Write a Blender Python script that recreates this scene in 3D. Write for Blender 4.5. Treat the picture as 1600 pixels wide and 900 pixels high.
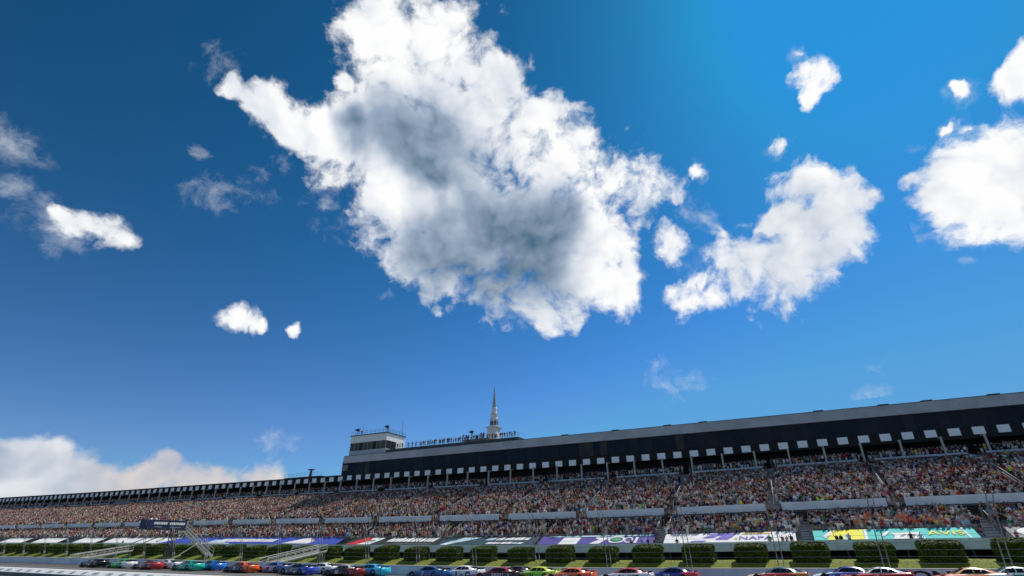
import bpy, bmesh, math, random
import numpy as np
from mathutils import Vector, Matrix, Euler

random.seed(7)
RNG = np.random.default_rng(11)
for _o in list(bpy.data.objects):
    bpy.data.objects.remove(_o)
SC = bpy.context.scene
COL = SC.collection
rad = math.radians

# ------------------------------------------------------------------ camera
# world axes: +X runs along the front straight (to the right), +Y away from the
# camera across track, grass and grandstand, +Z up; the camera stands at the origin
EYE = 3.0
FPX = 805.0                        # 18 mm lens in pixels of the 1600 px wide photograph
PITCH = math.atan((854 - 450) / FPX)
YAW = math.atan(FPX / math.cos(PITCH) / (800 + 950))
FWD = Vector((-math.sin(YAW) * math.cos(PITCH), math.cos(YAW) * math.cos(PITCH), math.sin(PITCH)))
RGT = Vector((math.cos(YAW), math.sin(YAW), 0))
UPV = RGT.cross(FWD)
cam_data = bpy.data.cameras.new('camera')
cam = bpy.data.objects.new('camera', cam_data)
COL.objects.link(cam)
cam_data.sensor_width = 36.0
cam_data.lens = FPX / 1600 * 36.0
cam_data.clip_start = 0.1
cam_data.clip_end = 9000
cam.matrix_world = Matrix((
    (RGT.x, UPV.x, -FWD.x, 0), (RGT.y, UPV.y, -FWD.y, 0),
    (RGT.z, UPV.z, -FWD.z, EYE), (0, 0, 0, 1)))
SC.camera = cam


def ray(u, v):
    """direction through a pixel of the 1600x900 photograph"""
    return FWD * FPX + RGT * (u - 800) - UPV * (v - 450)


def at_y(u, v, y):
    """point of a pixel on the plane that lies y metres across the track"""
    d = ray(u, v)
    t = y / d.y
    return d.x * t, EYE + d.z * t


def x_at(u, y, v=850):
    return at_y(u, v, y)[0]


# ------------------------------------------------------------------ sun, sky and clouds
SUN_EL, SUN_AZ = rad(52), rad(19)          # azimuth from +Y towards +X
SUN_DIR = Vector((math.sin(SUN_AZ) * math.cos(SUN_EL), math.cos(SUN_AZ) * math.cos(SUN_EL), math.sin(SUN_EL)))
sun_data = bpy.data.lights.new('sun', 'SUN')
sun_data.energy = 5.0
sun_data.angle = rad(0.53)
sun_data.color = (1.0, 0.95, 0.87)
sun = bpy.data.objects.new('sun', sun_data)
sun.rotation_euler = SUN_DIR.to_track_quat('Z', 'Y').to_euler()
sun.location = (40, 60, 120)
COL.objects.link(sun)

SC.view_settings.view_transform = 'Standard'
SC.view_settings.look = 'None'
SC.view_settings.exposure = 0.0
SC.view_settings.gamma = 1.0
SC.view_settings.use_curve_mapping = False
SC.render.engine = 'CYCLES'
SC.cycles.use_denoising = True
SC.cycles.max_bounces = 5
SC.cycles.diffuse_bounces = 3
SC.cycles.glossy_bounces = 2
SC.cycles.transparent_max_bounces = 8

world = bpy.data.worlds.new('World')
SC.world = world
world.use_nodes = True
WT = world.node_tree
WT.nodes.clear()


class G:
    """small helper to write shader node graphs as expressions"""
    def __init__(s, tree):
        s.t = tree

    def n(s, kind, **kw):
        nd = s.t.nodes.new(kind)
        for k, v in kw.items():
            setattr(nd, k, v)
        return nd

    def put(s, sock, v):
        if isinstance(v, bpy.types.NodeSocket):
            s.t.links.new(v, sock)
        else:
            sock.default_value = v

    def m(s, op, a, b=0.0, c=0.0, clamp=False):
        nd = s.n('ShaderNodeMath', operation=op)
        nd.use_clamp = clamp
        for i, v in enumerate((a, b, c)):
            s.put(nd.inputs[i], v)
        return nd.outputs[0]

    def v(s, op, a, b=None, scale=None):
        nd = s.n('ShaderNodeVectorMath', operation=op)
        s.put(nd.inputs[0], a)
        if b is not None:
            s.put(nd.inputs[1], b)
        if scale is not None:
            s.put(nd.inputs['Scale'], scale)
        return nd.outputs['Value'] if op in ('LENGTH', 'DOT_PRODUCT', 'DISTANCE') else nd.outputs['Vector']

    def step(s, x, lo, hi):
        nd = s.n('ShaderNodeMapRange', interpolation_type='SMOOTHSTEP')
        s.put(nd.inputs[0], x)
        s.put(nd.inputs[1], lo)
        s.put(nd.inputs[2], hi)
        return nd.outputs[0]

    def noise(s, vec, scale, detail=4.0, rough=0.5, kind='FBM', col=False, dist=0.0):
        nd = s.n('ShaderNodeTexNoise', noise_dimensions='3D', noise_type=kind)
        if vec is not None:
            s.put(nd.inputs['Vector'], vec)
        nd.inputs['Scale'].default_value = scale
        nd.inputs['Detail'].default_value = detail
        nd.inputs['Roughness'].default_value = rough
        nd.inputs['Distortion'].default_value = dist
        return nd.outputs['Color'] if col else nd.outputs[0]

    def mix(s, f, a, b, blend='MIX'):
        nd = s.n('ShaderNodeMix', data_type='RGBA', blend_type=blend)
        s.put(nd.inputs[0], f)
        s.put(nd.inputs[6], a)
        s.put(nd.inputs[7], b)
        return nd.outputs[2]


def rgb(r, g, b):
    """sRGB 0-255 to a linear colour"""
    f = lambda c: (c / 255 / 12.92) if c / 255 <= 0.04045 else ((c / 255 + 0.055) / 1.055) ** 2.4
    return (f(r), f(g), f(b), 1.0)


w = G(WT)
tc = w.n('ShaderNodeTexCoord').outputs['Generated']
# the cloud field goes on round the whole sky: the third in front repeats every 120 degrees
sep = w.n('ShaderNodeSeparateXYZ')
w.put(sep.inputs[0], tc)
az = w.m('ARCTAN2', sep.outputs[0], sep.outputs[1])           # 0 at +Y, positive towards +X
azf = w.m('ADD', az, YAW + math.pi / 3)
azf = w.m('SUBTRACT', w.m('FLOORED_MODULO', azf, math.pi * 2 / 3), math.pi / 3 + YAW)
hyp = w.m('SQRT', w.m('ADD', w.m('MULTIPLY', sep.outputs[0], sep.outputs[0]), w.m('MULTIPLY', sep.outputs[1], sep.outputs[1])))
comb = w.n('ShaderNodeCombineXYZ')
w.put(comb.inputs[0], w.m('MULTIPLY', hyp, w.m('SINE', azf)))
w.put(comb.inputs[1], w.m('MULTIPLY', hyp, w.m('COSINE', azf)))
w.put(comb.inputs[2], sep.outputs[2])
DIR = comb.outputs[0]


def warp(vec, scale, amp, detail=3.0):
    c = w.v('SUBTRACT', w.noise(vec, scale, detail, 0.55, col=True), (0.5, 0.5, 0.5))
    return w.v('ADD', vec, w.v('SCALE', c, scale=amp))


def blobs(vec, lst, k=0.25):
    """smooth union of ellipses on the sky (sum of the distances to two foci); below 1 inside"""
    out = None
    for b in lst:
        u, v, ru, rv = b[:4]
        rot = rad(b[4]) if len(b) > 4 else 0.0
        if rv > ru:
            ru, rv, rot = rv, ru, rot + math.pi / 2
        c = math.sqrt(max(ru * ru - rv * rv, 1.0))
        du, dv = c * math.cos(rot), c * math.sin(rot)
        f1, f2 = ray(u + du, v + dv), ray(u - du, v - dv)
        size = 2 * ru / ray(u, v).length
        src = vec
        if out is not None:                 # keeps the evaluation in sequence
            dep = w.n('ShaderNodeVectorMath', operation='MULTIPLY_ADD')
            w.put(dep.inputs[0], out)
            dep.inputs[1].default_value = (1e-7, 0, 0)
            w.put(dep.inputs[2], vec)
            src = dep.outputs[0]
        d = w.m('ADD', w.v('DISTANCE', src, tuple(f1.normalized())), w.v('DISTANCE', src, tuple(f2.normalized())))
        d = w.m('MULTIPLY', d, 1.0 / size)
        out = d if out is None else w.m('SMOOTH_MIN', out, d, k)
    return out


CUMULUS = [
    (630, 45, 95, 72), (690, 110, 100, 70), (780, 108, 38, 36), (640, 130, 92, 60), (760, 190, 110, 75),
    (850, 170, 45, 38), (840, 240, 100, 66), (905, 270, 72, 48), (965, 288, 72, 34, 25), (1035, 303, 42, 12, 5),
    (660, 230, 110, 80), (600, 180, 62, 60), (625, 300, 62, 70), (700, 330, 112, 80), (800, 350, 125, 92),
    (890, 385, 92, 75), (935, 430, 66, 52), (645, 395, 46, 42), (740, 420, 85, 42), (830, 455, 85, 46),
    (862, 492, 46, 28), (962, 452, 38, 32), (590, 335, 26, 42), (895, 163, 24, 10),
    # arm to the left
    (560, 200, 36, 52), (522, 215, 42, 40), (482, 215, 50, 36, 15), (440, 185, 46, 24, 35), (405, 165, 32, 20, 40),
    (372, 142, 22, 12, 50), (500, 252, 48, 18, 40), (541, 130, 17, 16),
    (358, 496, 28, 9, 8), (394, 503, 20, 6, 10), (463, 512, 11, 7),
    # cloud right of the big one
    (1250, 290, 46, 20, -10), (1302, 300, 48, 26), (1352, 306, 34, 9, 10), (1240, 345, 40, 40), (1310, 345, 46, 34),
    (1180, 405, 68, 36), (1255, 405, 68, 42), (1315, 380, 50, 22, -15), (1132, 378, 16, 22), (1142, 410, 38, 28),
    (1088, 455, 46, 20), (1200, 440, 66, 18), (1050, 385, 22, 34),
    (1089, 268, 8, 13, -15), (1235, 86, 10, 5, 30), (1207, 226, 13, 5), (1266, 125, 36, 12, 12), (1263, 154, 13, 21, 15),
]
CUMULUS_RIGHT = [
    (1590, 260, 92, 60), (1530, 262, 56, 46), (1505, 302, 40, 38), (1560, 322, 76, 46), (1434, 283, 19, 13),
    (1592, 115, 32, 30), (1497, 140, 16, 12), (1483, 197, 7, 10, 30), (1514, 190, 11, 5, -12), (1625, 270, 90, 90),
]
CUMULUS_LEFT = [
    (104, 346, 28, 14, 25), (150, 366, 36, 9, 28),
]
WISPS = [
    (345, 95, 30, 7, 48), (325, 76, 14, 5, 40), (22, 296, 22, 16, 35), (62, 332, 34, 11, 38), (85, 352, 45, 10, 30), (28, 230, 38, 12, 10), (5, 215, 12, 20),
    (330, 312, 38, 30), (402, 298, 14, 32, -25), (310, 240, 14, 5, 30), (520, 320, 16, 18), (605, 460, 12, 8), (545, 290, 24, 60, -10),
    (1038, 578, 26, 7, 35), (1058, 590, 24, 9, 30), (1100, 589, 20, 6, 28), (1036, 603, 28, 5, 0), (1380, 570, 18, 8, -15),
    (1366, 624, 24, 10, 15), (1270, 612, 7, 10, -20), (440, 684, 30, 5, 18), (1089, 268, 10, 16, -15), (1235, 87, 13, 7, 30),
    (1497, 140, 22, 16), (1207, 227, 18, 7), (1483, 197, 9, 13, 30), (1516, 190, 15, 6, -12), (1439, 228, 13, 4, -8), (1498, 386, 13, 12), (1523, 415, 10, 6),
    (1085, 335, 12, 34, -18), (1110, 350, 24, 26), (1440, 370, 24, 5, -30), (440, 225, 12, 40, -10), (1090, 430, 30, 40),
]
THICK = [
    (648, 196, 62, 34, 10), (622, 222, 40, 40), (668, 262, 44, 34, 40), (740, 300, 80, 26, 25), (690, 375, 62, 38), (770, 395, 105, 52, 8),
    (800, 425, 85, 48), (855, 345, 52, 48), (790, 340, 70, 36), (560, 205, 26, 36),
]
BANK = [
    (15, 728, 55, 28), (72, 706, 34, 16), (120, 726, 26, 15), (55, 768, 95, 30), (-60, 735, 60, 45),
    (245, 732, 30, 12), (210, 750, 40, 16), (282, 750, 40, 9, 8), (335, 760, 50, 6, 6), (400, 766, 60, 4, 4), (150, 770, 60, 18),
]

def bg_of(col):
    nd = w.n('ShaderNodeBackground')
    w.put(nd.inputs['Color'], col)
    nd.inputs['Strength'].default_value = 1.0
    return nd.outputs[0]


def sky_colour():
    sky = w.n('ShaderNodeTexSky', sky_type='NISHITA')
    sky.sun_disc = False
    sky.sun_elevation = SUN_EL
    sky.sun_rotation = SUN_AZ          # measured from +Y towards +X
    sky.altitude = 300
    sky.air_density = 1.0
    sky.dust_density = 0.45
    sky.ozone_density = 4.0
    # deep, contrasty blue of a polarised wide-angle photograph: strength and contrast per channel
    sp = w.n('ShaderNodeSeparateXYZ')
    w.put(sp.inputs[0], sky.outputs[0])
    low = w.m('POWER', w.m('SUBTRACT', 1.0, w.m('MAXIMUM', sep.outputs[2], 0.0)), 3.5)
    r_ = w.m('MULTIPLY', w.m('MINIMUM', sp.outputs[0], 2.6), w.m('ADD', 0.008, w.m('MULTIPLY', low, 0.075)))
    g_ = w.m('POWER', w.m('MULTIPLY', w.m('MINIMUM', sp.outputs[1], w.m('ADD', 4.0, w.m('MULTIPLY', low, 1.6))), 0.103), 1.40)
    b_ = w.m('POWER', w.m('MULTIPLY', w.m('MINIMUM', sp.outputs[2], 6.6), 0.124), 1.65)
    cb = w.n('ShaderNodeCombineXYZ')
    for k_, v_ in enumerate((r_, g_, b_)):
        w.put(cb.inputs[k_], v_)
    return cb.outputs[0]


TOSUN = tuple((SUN_DIR - FWD * SUN_DIR.dot(FWD)).normalized() * 0.028)


def voro(vec, scale, detail):
    nd = w.n('ShaderNodeTexVoronoi', voronoi_dimensions='3D', feature='F1', normalize=True)
    w.put(nd.inputs['Vector'], vec)
    nd.inputs['Scale'].default_value = scale
    nd.inputs['Detail'].default_value = detail
    nd.inputs['Roughness'].default_value = 0.5
    return nd.outputs['Distance']


def cloud_zone(cum, wisps=None, thick=None, bank=None):
    """clouds of one part of the sky over the clear sky"""
    big = warp(DIR, 5.2, 0.06, 1.0)
    wp = warp(big, 22.0, 0.036, 5.0)
    wq = warp(big, 18.0, 0.020, 2.0)
    fb = w.noise(wp, 8.5, 7.0, 0.58)
    fbm = w.m('SUBTRACT', fb, 0.5)
    fim = w.m('SUBTRACT', w.noise(wp, 37.0, 5.0, 0.62), 0.5)
    out = sky_colour()
    if wisps:
        rw = blobs(wp, wisps, 0.15)
        e = w.m('ADD', w.m('SUBTRACT', 0.95, rw), w.m('ADD', w.m('MULTIPLY', fbm, 1.6), w.m('MULTIPLY', fim, 2.4)))
        out = w.mix(w.m('MULTIPLY', w.step(e, -0.35, 1.5), 0.62), out, rgb(236, 240, 246))
    if cum or bank:
        puff = voro(wp, 17.0, 2.0)
        puff2 = voro(w.v('ADD', wp, TOSUN), 17.0, 2.0)
        relief = w.m('SUBTRACT', puff2, puff)          # billows that face the sun
        bump = w.m('SUBTRACT', 0.42, puff)
    if cum:
        rc = blobs(wp, cum, 0.30)
        e = w.m('ADD', w.m('SUBTRACT', 1.0, rc), w.m('ADD', w.m('MULTIPLY', fbm, 0.85), w.m('MULTIPLY', fim, 0.75)))
        e = w.m('ADD', e, w.m('MULTIPLY', bump, 0.95))
        ac = w.step(e, -0.08, 0.34)
        lit = w.m('SUBTRACT', 0.93, w.m('MULTIPLY', w.step(w.noise(wq, 5.0, 3.0, 0.45), 0.42, 0.72), 0.24))
        if thick:
            rt = blobs(wq, thick, 0.6)
            th = w.step(w.m('ADD', w.m('SUBTRACT', 1.0, rt), w.m('MULTIPLY', fbm, 0.6)), -0.65, 0.55)
            lit = w.m('SUBTRACT', lit, w.m('MULTIPLY', th, 0.74))
        lit = w.m('ADD', lit, w.m('ADD', w.m('MULTIPLY', relief, 0.50), w.m('MULTIPLY', bump, 0.22)))
        lit = w.m('ADD', lit, w.m('MULTIPLY', fbm, 0.22))
        lit = w.m('MINIMUM', w.m('MAXIMUM', lit, 0.0), 1.0)
        ramp = w.n('ShaderNodeValToRGB')
        w.put(ramp.inputs[0], lit)
        el = ramp.color_ramp.elements
        el[0].position = 0.02
        el[0].color = rgb(78, 108, 134)
        el[1].position = 0.96
        el[1].color = rgb(254, 254, 254)
        el.new(0.40).color = rgb(158, 175, 196)
        el.new(0.72).color = rgb(222, 228, 237)
        out = w.mix(ac, out, ramp.outputs[0])
    if bank:
        rb = blobs(wq, bank, 0.2)
        e = w.m('ADD', w.m('SUBTRACT', 1.1, rb), w.m('ADD', w.m('MULTIPLY', fbm, 0.4), w.m('MULTIPLY', fim, 0.45)))
        e = w.m('ADD', e, w.m('MULTIPLY', bump, 0.7))
        ab = w.m('MULTIPLY', w.step(e, -0.02, 0.30), 0.92)
        sh = w.m('ADD', w.m('ADD', 0.55, w.m('MULTIPLY', relief, 1.1)), w.m('MULTIPLY', w.m('SUBTRACT', w.noise(wq, 11.0, 3.0, 0.5), 0.5), 2.4), clamp=True)
        pink = w.step(az_rel, rad(-39.5), rad(-35))
        hi = w.mix(pink, rgb(232, 234, 238), rgb(236, 222, 212))
        lo = w.mix(pink, rgb(160, 174, 194), rgb(186, 190, 202))
        out = w.mix(ab, out, w.mix(sh, lo, hi))
    return bg_of(out)


az_rel = w.m('ADD', azf, YAW)          # azimuth from the view axis, folded
elev = w.m('ARCSINE', sep.outputs[2])


az_left = w.m('ADD', az_rel, w.m('MULTIPLY', w.m('SUBTRACT', elev, rad(25)), 0.23))


def gate(az0, az1, el0, el1, s0=False, s1=False):
    """1 inside a box of azimuth and elevation, else 0"""
    a = w.m('MULTIPLY', w.m('GREATER_THAN', az_left if s0 else az_rel, rad(az0)), w.m('LESS_THAN', az_left if s1 else az_rel, rad(az1)))
    b = w.m('MULTIPLY', w.m('GREATER_THAN', elev, rad(el0)), w.m('LESS_THAN', elev, rad(el1)))
    return w.m('MULTIPLY', a, b)


def mixsh(fac, a, b):
    nd = w.n('ShaderNodeMixShader')
    w.put(nd.inputs[0], fac)
    w.put(nd.inputs[1], a)
    w.put(nd.inputs[2], b)
    return nd.outputs[0]


WB = [b for b in WISPS if b[1] < 500 and 280 < b[0] < 620]
WM = [b for b in WISPS if b[1] < 500 and 1000 < b[0] < 1300]
WR = [b for b in WISPS if b[1] < 500 and b[0] >= 1400]
WL = [b for b in WISPS if b[1] < 500 and b[0] <= 280]
WH = [b for b in WISPS if b[1] > 500]
shader = bg_of(sky_colour())
shader = mixsh(gate(-60, 60, 12.0, 18.8), shader, cloud_zone(None, [b for b in WH if b[0] > 600]))
shader = mixsh(gate(-60, -12, -1, 12.0), shader, cloud_zone(None, [b for b in WH if b[0] < 600], None, BANK))
shader = mixsh(gate(-60, -39.5, 18.8, 48, False, True), shader, cloud_zone(CUMULUS_LEFT, WL + WB[:2]))
shader = mixsh(gate(-39.5, 43.1, 18.8, 66, True, False), shader, cloud_zone(CUMULUS + CUMULUS_RIGHT[4:5], WB + WM, THICK))
RIM = [b for b in CUMULUS if 1290 < b[0] < 1400]
shader = mixsh(gate(42.6, 60, 18.8, 54), shader, cloud_zone(CUMULUS_RIGHT + RIM, WR))
wo = w.n('ShaderNodeOutputWorld')
w.put(wo.inputs['Surface'], shader)
world.cycles.sampling_method = 'NONE'      # smooth sky: rays that leave the scene sample it
SC.cycles.use_adaptive_sampling = True
SC.cycles.adaptive_threshold = 0.01
SC.cycles.adaptive_min_samples = 12

# ------------------------------------------------------------------ helpers
MATS = {}


def mat(name, col, rough=0.7, metal=0.0, var=0.12, scale=3.0, bump=0.0, spec=0.4, coat=0.0):
    """principled surface with uneven colour (soft stains and grain)"""
    if name in MATS:
        return MATS[name]
    m = bpy.data.materials.new(name)
    m.use_nodes = True
    t = m.node_tree
    g = G(t)
    b = t.nodes['Principled BSDF']
    geo = g.n('ShaderNodeTexCoord').outputs['Object']
    n = g.noise(geo, scale, 5.0, 0.6)
    c = tuple(col[:3]) + (1,)
    lo = tuple(max(0, x * (1 - var)) for x in col[:3]) + (1,)
    hi = tuple(min(1, x * (1 + var)) for x in col[:3]) + (1,)
    mx = g.mix(g.step(n, 0.3, 0.7), lo, hi)
    g.put(b.inputs['Base Color'], mx)
    g.put(b.inputs['Roughness'], g.m('ADD', rough - 0.06, g.m('MULTIPLY', n, 0.12)))
    b.inputs['Metallic'].default_value = metal
    b.inputs['Specular IOR Level'].default_value = spec
    if coat:
        b.inputs['Coat Weight'].default_value = coat
        b.inputs['Coat Roughness'].default_value = 0.06
    if bump:
        bn = g.n('ShaderNodeBump')
        bn.inputs['Strength'].default_value = bump
        bn.inputs['Distance'].default_value = 0.02
        g.put(bn.inputs['Height'], g.noise(geo, scale * 8, 4.0, 0.6))
        g.put(b.inputs['Normal'], bn.outputs[0])
    MATS[name] = m
    return m


KX = [-600, -330, -240, -165, -110, -75, -45, -21, -1, 10, 20, 40, 90, 400]
KS = [1.6, 1.5, 0.65, 0.35, 0.05, -0.2, -0.28, -0.14, 0.18, 0.35, 0.43, 0.5, 0.5, 0.5]
KT = [0.25, 0.25, 0.18, 0.12, 0.06, -0.06, -0.17, -0.09, 0.20, 0.36, 0.42, 0.45, 0.45, 0.45]


def _smooth(xs, ys):
    gx = np.arange(-600, 401, 1.0)
    gy = np.interp(gx, xs, ys)
    k = np.exp(-0.5 * (np.arange(-24, 25) / 8.0) ** 2)
    k /= k.sum()
    gy = np.convolve(np.pad(gy, 24, 'edge'), k, 'valid')
    return gx, gy


GS = _smooth(KX, KS)
GT = _smooth(KX, KT)


def sag(x, y):
    """the site dips gently in the middle of the straight"""
    t = np.clip((np.asarray(y, float) - 60) / 25, 0, 1)
    return (1 - t) * np.interp(x, *GT) + t * np.interp(x, *GS)


def tri_mesh(name, V, F, matidx=None):
    me = bpy.data.meshes.new(name)
    me.from_pydata([tuple(v) for v in V], [], F)
    if matidx is not None:
        me.polygons.foreach_set('material_index', matidx)
    me.update()
    return me


class MB:
    """collects boxes, bars, tubes and sweeps for one mesh"""
    def __init__(s):
        s.v, s.f, s.mi, s.cur = [], [], [], 0

    def add(s, V, F):
        o = len(s.v)
        s.v += [tuple(p) for p in V]
        s.f += [tuple(i + o for i in q) for q in F]
        s.mi += [s.cur] * len(F)
        return s

    def box(s, x0, x1, y0, y1, z0, z1):
        V = [(x, y, z) for x in (x0, x1) for y in (y0, y1) for z in (z0, z1)]
        return s.add(V, [(0, 1, 3, 2), (4, 6, 7, 5), (0, 4, 5, 1), (2, 3, 7, 6), (0, 2, 6, 4), (1, 5, 7, 3)])

    def bar(s, a, b, r=0.03, n=6, r2=None):
        a, b = Vector(a), Vector(b)
        d = (b - a)
        if d.length < 1e-6:
            return s
        d.normalize()
        u = d.cross(Vector((0, 0, 1)) if abs(d.z) < 0.9 else Vector((1, 0, 0))).normalized()
        w_ = d.cross(u)
        V = []
        for c, rr in ((a, r), (b, r if r2 is None else r2)):
            for i in range(n):
                t = 2 * math.pi * (i + 0.5) / n
                V.append(c + u * math.cos(t) * rr + w_ * math.sin(t) * rr)
        F = [(i, (i + 1) % n, n + (i + 1) % n, n + i) for i in range(n)]
        F += [tuple(range(n - 1, -1, -1)), tuple(range(n, 2 * n))]
        return s.add(V, F)

    def sweep_x(s, prof, xs, closed=True, use_sag=True, k=1.0):
        """sweep a (y, z) profile along X, following the dip of the site"""
        n = len(prof)
        V = []
        for x in xs:
            for (y, z) in prof:
                V.append((x, y, z + (float(sag(x, y)) * k if use_sag else 0)))
        F = []
        m_ = n if closed else n - 1
        for i in range(len(xs) - 1):
            for j in range(m_):
                a, b = i * n + j, i * n + (j + 1) % n
                F.append((a, b, b + n, a + n))
        if closed:
            F.append(tuple(range(n - 1, -1, -1)))
            F.append(tuple((len(xs) - 1) * n + j for j in range(n)))
        return s.add(V, F)

    def mesh(s, name, smooth=False):
        me = tri_mesh(name, s.v, s.f, s.mi)
        bm = bmesh.new()
        bm.from_mesh(me)
        bmesh.ops.recalc_face_normals(bm, faces=bm.faces)
        bm.to_mesh(me)
        bm.free()
        if smooth:
            me.polygons.foreach_set('use_smooth', [True] * len(me.polygons))
        return me


def xrange(x0, x1, step):
    n = max(1, int(round((x1 - x0) / step)))
    return [x0 + (x1 - x0) * i / n for i in range(n + 1)]


def link(name, data, mats=None, parent=None, loc=(0, 0, 0), rot=None, own=False):
    """own=True keeps the materials on the object, so that copies can share the mesh"""
    o = bpy.data.objects.new(name, data)
    COL.objects.link(o)
    if mats is not None and data is not None:
        if not isinstance(mats, (list, tuple)):
            mats = [mats]
        while len(data.materials) < len(mats):
            data.materials.append(None if own else mats[len(data.materials)])
        if own:
            for i, m_ in enumerate(mats):
                o.material_slots[i].link = 'OBJECT'
                o.material_slots[i].material = m_
    if parent is not None:
        o.parent = parent
        base = Vector(parent['at']) if 'at' in parent else Vector((0, 0, 0))
        o.location = Vector(loc) - base
    else:
        o.location = loc
    if rot:
        o.rotation_euler = rot
    return o


def thing(name, label, cat, loc, group=None):
    """an Empty at the base of a thing; parts given in world coordinates are set off by 'at'"""
    o = bpy.data.objects.new(name, None)
    COL.objects.link(o)
    o.empty_display_size = 0.3
    o.location = loc
    o['label'], o['category'] = label, cat
    o['at'] = tuple(float(c) for c in loc)
    if group:
        o['group'] = group
    return o


def tag(o, label, cat, group=None):
    o['label'], o['category'] = label, cat
    if group:
        o['group'] = group
    return o


def kind(o, k):
    o['kind'] = k
    return o


def strip_at():
    for o in bpy.data.objects:
        if 'at' in o:
            del o['at']


def text_mesh(txt, size, extrude=0.004, shear=0.0, bold=0.0):
    """flat lettering as a mesh, centred on its own origin in the XY plane"""
    cu = bpy.data.curves.new('lettering', 'FONT')
    cu.body = txt
    cu.size = size
    cu.align_x = 'CENTER'
    cu.align_y = 'CENTER'
    cu.extrude = extrude
    cu.shear = shear
    cu.offset = bold
    cu.resolution_u = 3
    ob = bpy.data.objects.new('lettering', cu)
    COL.objects.link(ob)
    dg = bpy.context.evaluated_depsgraph_get()
    me = bpy.data.meshes.new_from_object(ob.evaluated_get(dg))
    bpy.data.objects.remove(ob)
    bpy.data.curves.remove(cu)
    me.name = 'lettering'
    return me


# ------------------------------------------------------------------ ground, track, grass
X0, X1 = -345.0, 62.0          # extent of the grandstand along the straight
LONG = xrange(-520, 240, 8)


def ground_mat(name, base, dark, scale, fine, rough=0.85, streak=False):
    m = bpy.data.materials.new(name)
    m.use_nodes = True
    g = G(m.node_tree)
    b = m.node_tree.nodes['Principled BSDF']
    geo = g.n('ShaderNodeTexCoord').outputs['Object']
    vec = geo
    if streak:
        mp = g.n('ShaderNodeMapping')
        g.put(mp.inputs[0], geo)
        mp.inputs['Scale'].default_value = (0.05, 1.0, 1.0)
        vec = mp.outputs[0]
    a = g.noise(vec, scale, 5.0, 0.6)
    f = g.noise(geo, fine, 3.0, 0.6)
    mx = g.mix(g.step(a, 0.35, 0.68), base, dark)
    mx = g.mix(g.m('MULTIPLY', g.step(f, 0.4, 0.75), 0.35), mx, tuple(c * 0.6 for c in base[:3]) + (1,))
    g.put(b.inputs['Base Color'], mx)
    b.inputs['Roughness'].default_value = rough
    bn = g.n('ShaderNodeBump')
    bn.inputs['Strength'].default_value = 0.3
    bn.inputs['Distance'].default_value = 0.01
    g.put(bn.inputs['Height'], f)
    g.put(b.inputs['Normal'], bn.outputs[0])
    return m


M_ASPHALT = ground_mat('track asphalt', (0.085, 0.078, 0.070, 1), (0.060, 0.056, 0.052, 1), 0.6, 30.0, streak=True)
M_PIT = ground_mat('pit road concrete', (0.15, 0.155, 0.165, 1), (0.115, 0.12, 0.13, 1), 0.3, 18.0)
M_LAND = ground_mat('open land', (0.05, 0.075, 0.025, 1), (0.035, 0.055, 0.02, 1), 0.02, 1.0)
M_GRASS = ground_mat('mown grass', (0.135, 0.175, 0.004, 1), (0.185, 0.190, 0.006, 1), 0.35, 9.0, rough=0.95)
M_CONC = mat('weathered concrete', (0.30, 0.30, 0.29), 0.85, var=0.2, scale=0.7, bump=0.2)

mb = MB()
mb.add([(-5000, -3000, -0.9), (4000, -3000, -0.9), (4000, 5000, -0.9), (-5000, 5000, -0.9)], [(0, 1, 2, 3)])
kind(link('ground', mb.mesh('ground'), M_LAND), 'structure')
mb = MB()
mb.sweep_x([(34.6, -0.004), (34.6, -0.6), (59.9, -0.6), (59.9, -0.004)], LONG)
kind(link('racetrack', mb.mesh('racetrack'), M_ASPHALT), 'structure')
mb = MB()
mb.sweep_x([(-80, 0.0), (-80, -0.6), (34.6, -0.6), (34.6, 0.0)], LONG)
kind(link('pit_road', mb.mesh('pit_road'), M_PIT), 'structure')
# painted edge line of the track
mb = MB()
mb.sweep_x([(49.2, 0.0), (49.2, -0.02), (49.35, -0.02), (49.35, 0.0)], LONG)
kind(link('track_edge_line', mb.mesh('track_edge_line'), mat('road paint', (0.72, 0.70, 0.64), 0.6, var=0.2, scale=1.5)), 'structure')

# grass bank behind the wall, with its uneven surface
GPROF = [(59.7, 0.50), (66, 0.36), (72, 0.30), (74.9, 0.34), (75.5, 0.52), (76.2, 0.80), (77.0, 1.10), (77.6, 1.22), (81.5, 1.31), (85.4, 1.36)]


def bank_z(x, y):
    ys = [p[0] for p in GPROF]
    return float(np.interp(y, ys, [p[1] for p in GPROF]) + sag(x, y) + 0.03 * math.sin(x * 0.7) * math.sin(x * 0.23 + y))


gx = xrange(-420, 140, 2.0)
gy = [59.7, 63, 66, 69, 72, 73, 74, 74.8, 75.5, 76.2, 76.8, 77.4, 78, 79, 80, 81.5, 83, 85.4, 90]
V = [(x, y, bank_z(x, min(y, 85.4))) for x in gx for y in gy]
n = len(gy)
F = [(i * n + j, (i + 1) * n + j, (i + 1) * n + j + 1, i * n + j + 1) for i in range(len(gx) - 1) for j in range(n - 1)]
me = tri_mesh('grass_bank', V, F)
me.polygons.foreach_set('use_smooth', [True] * len(me.polygons))
kind(link('grass_bank', me, M_GRASS), 'structure')
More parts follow.
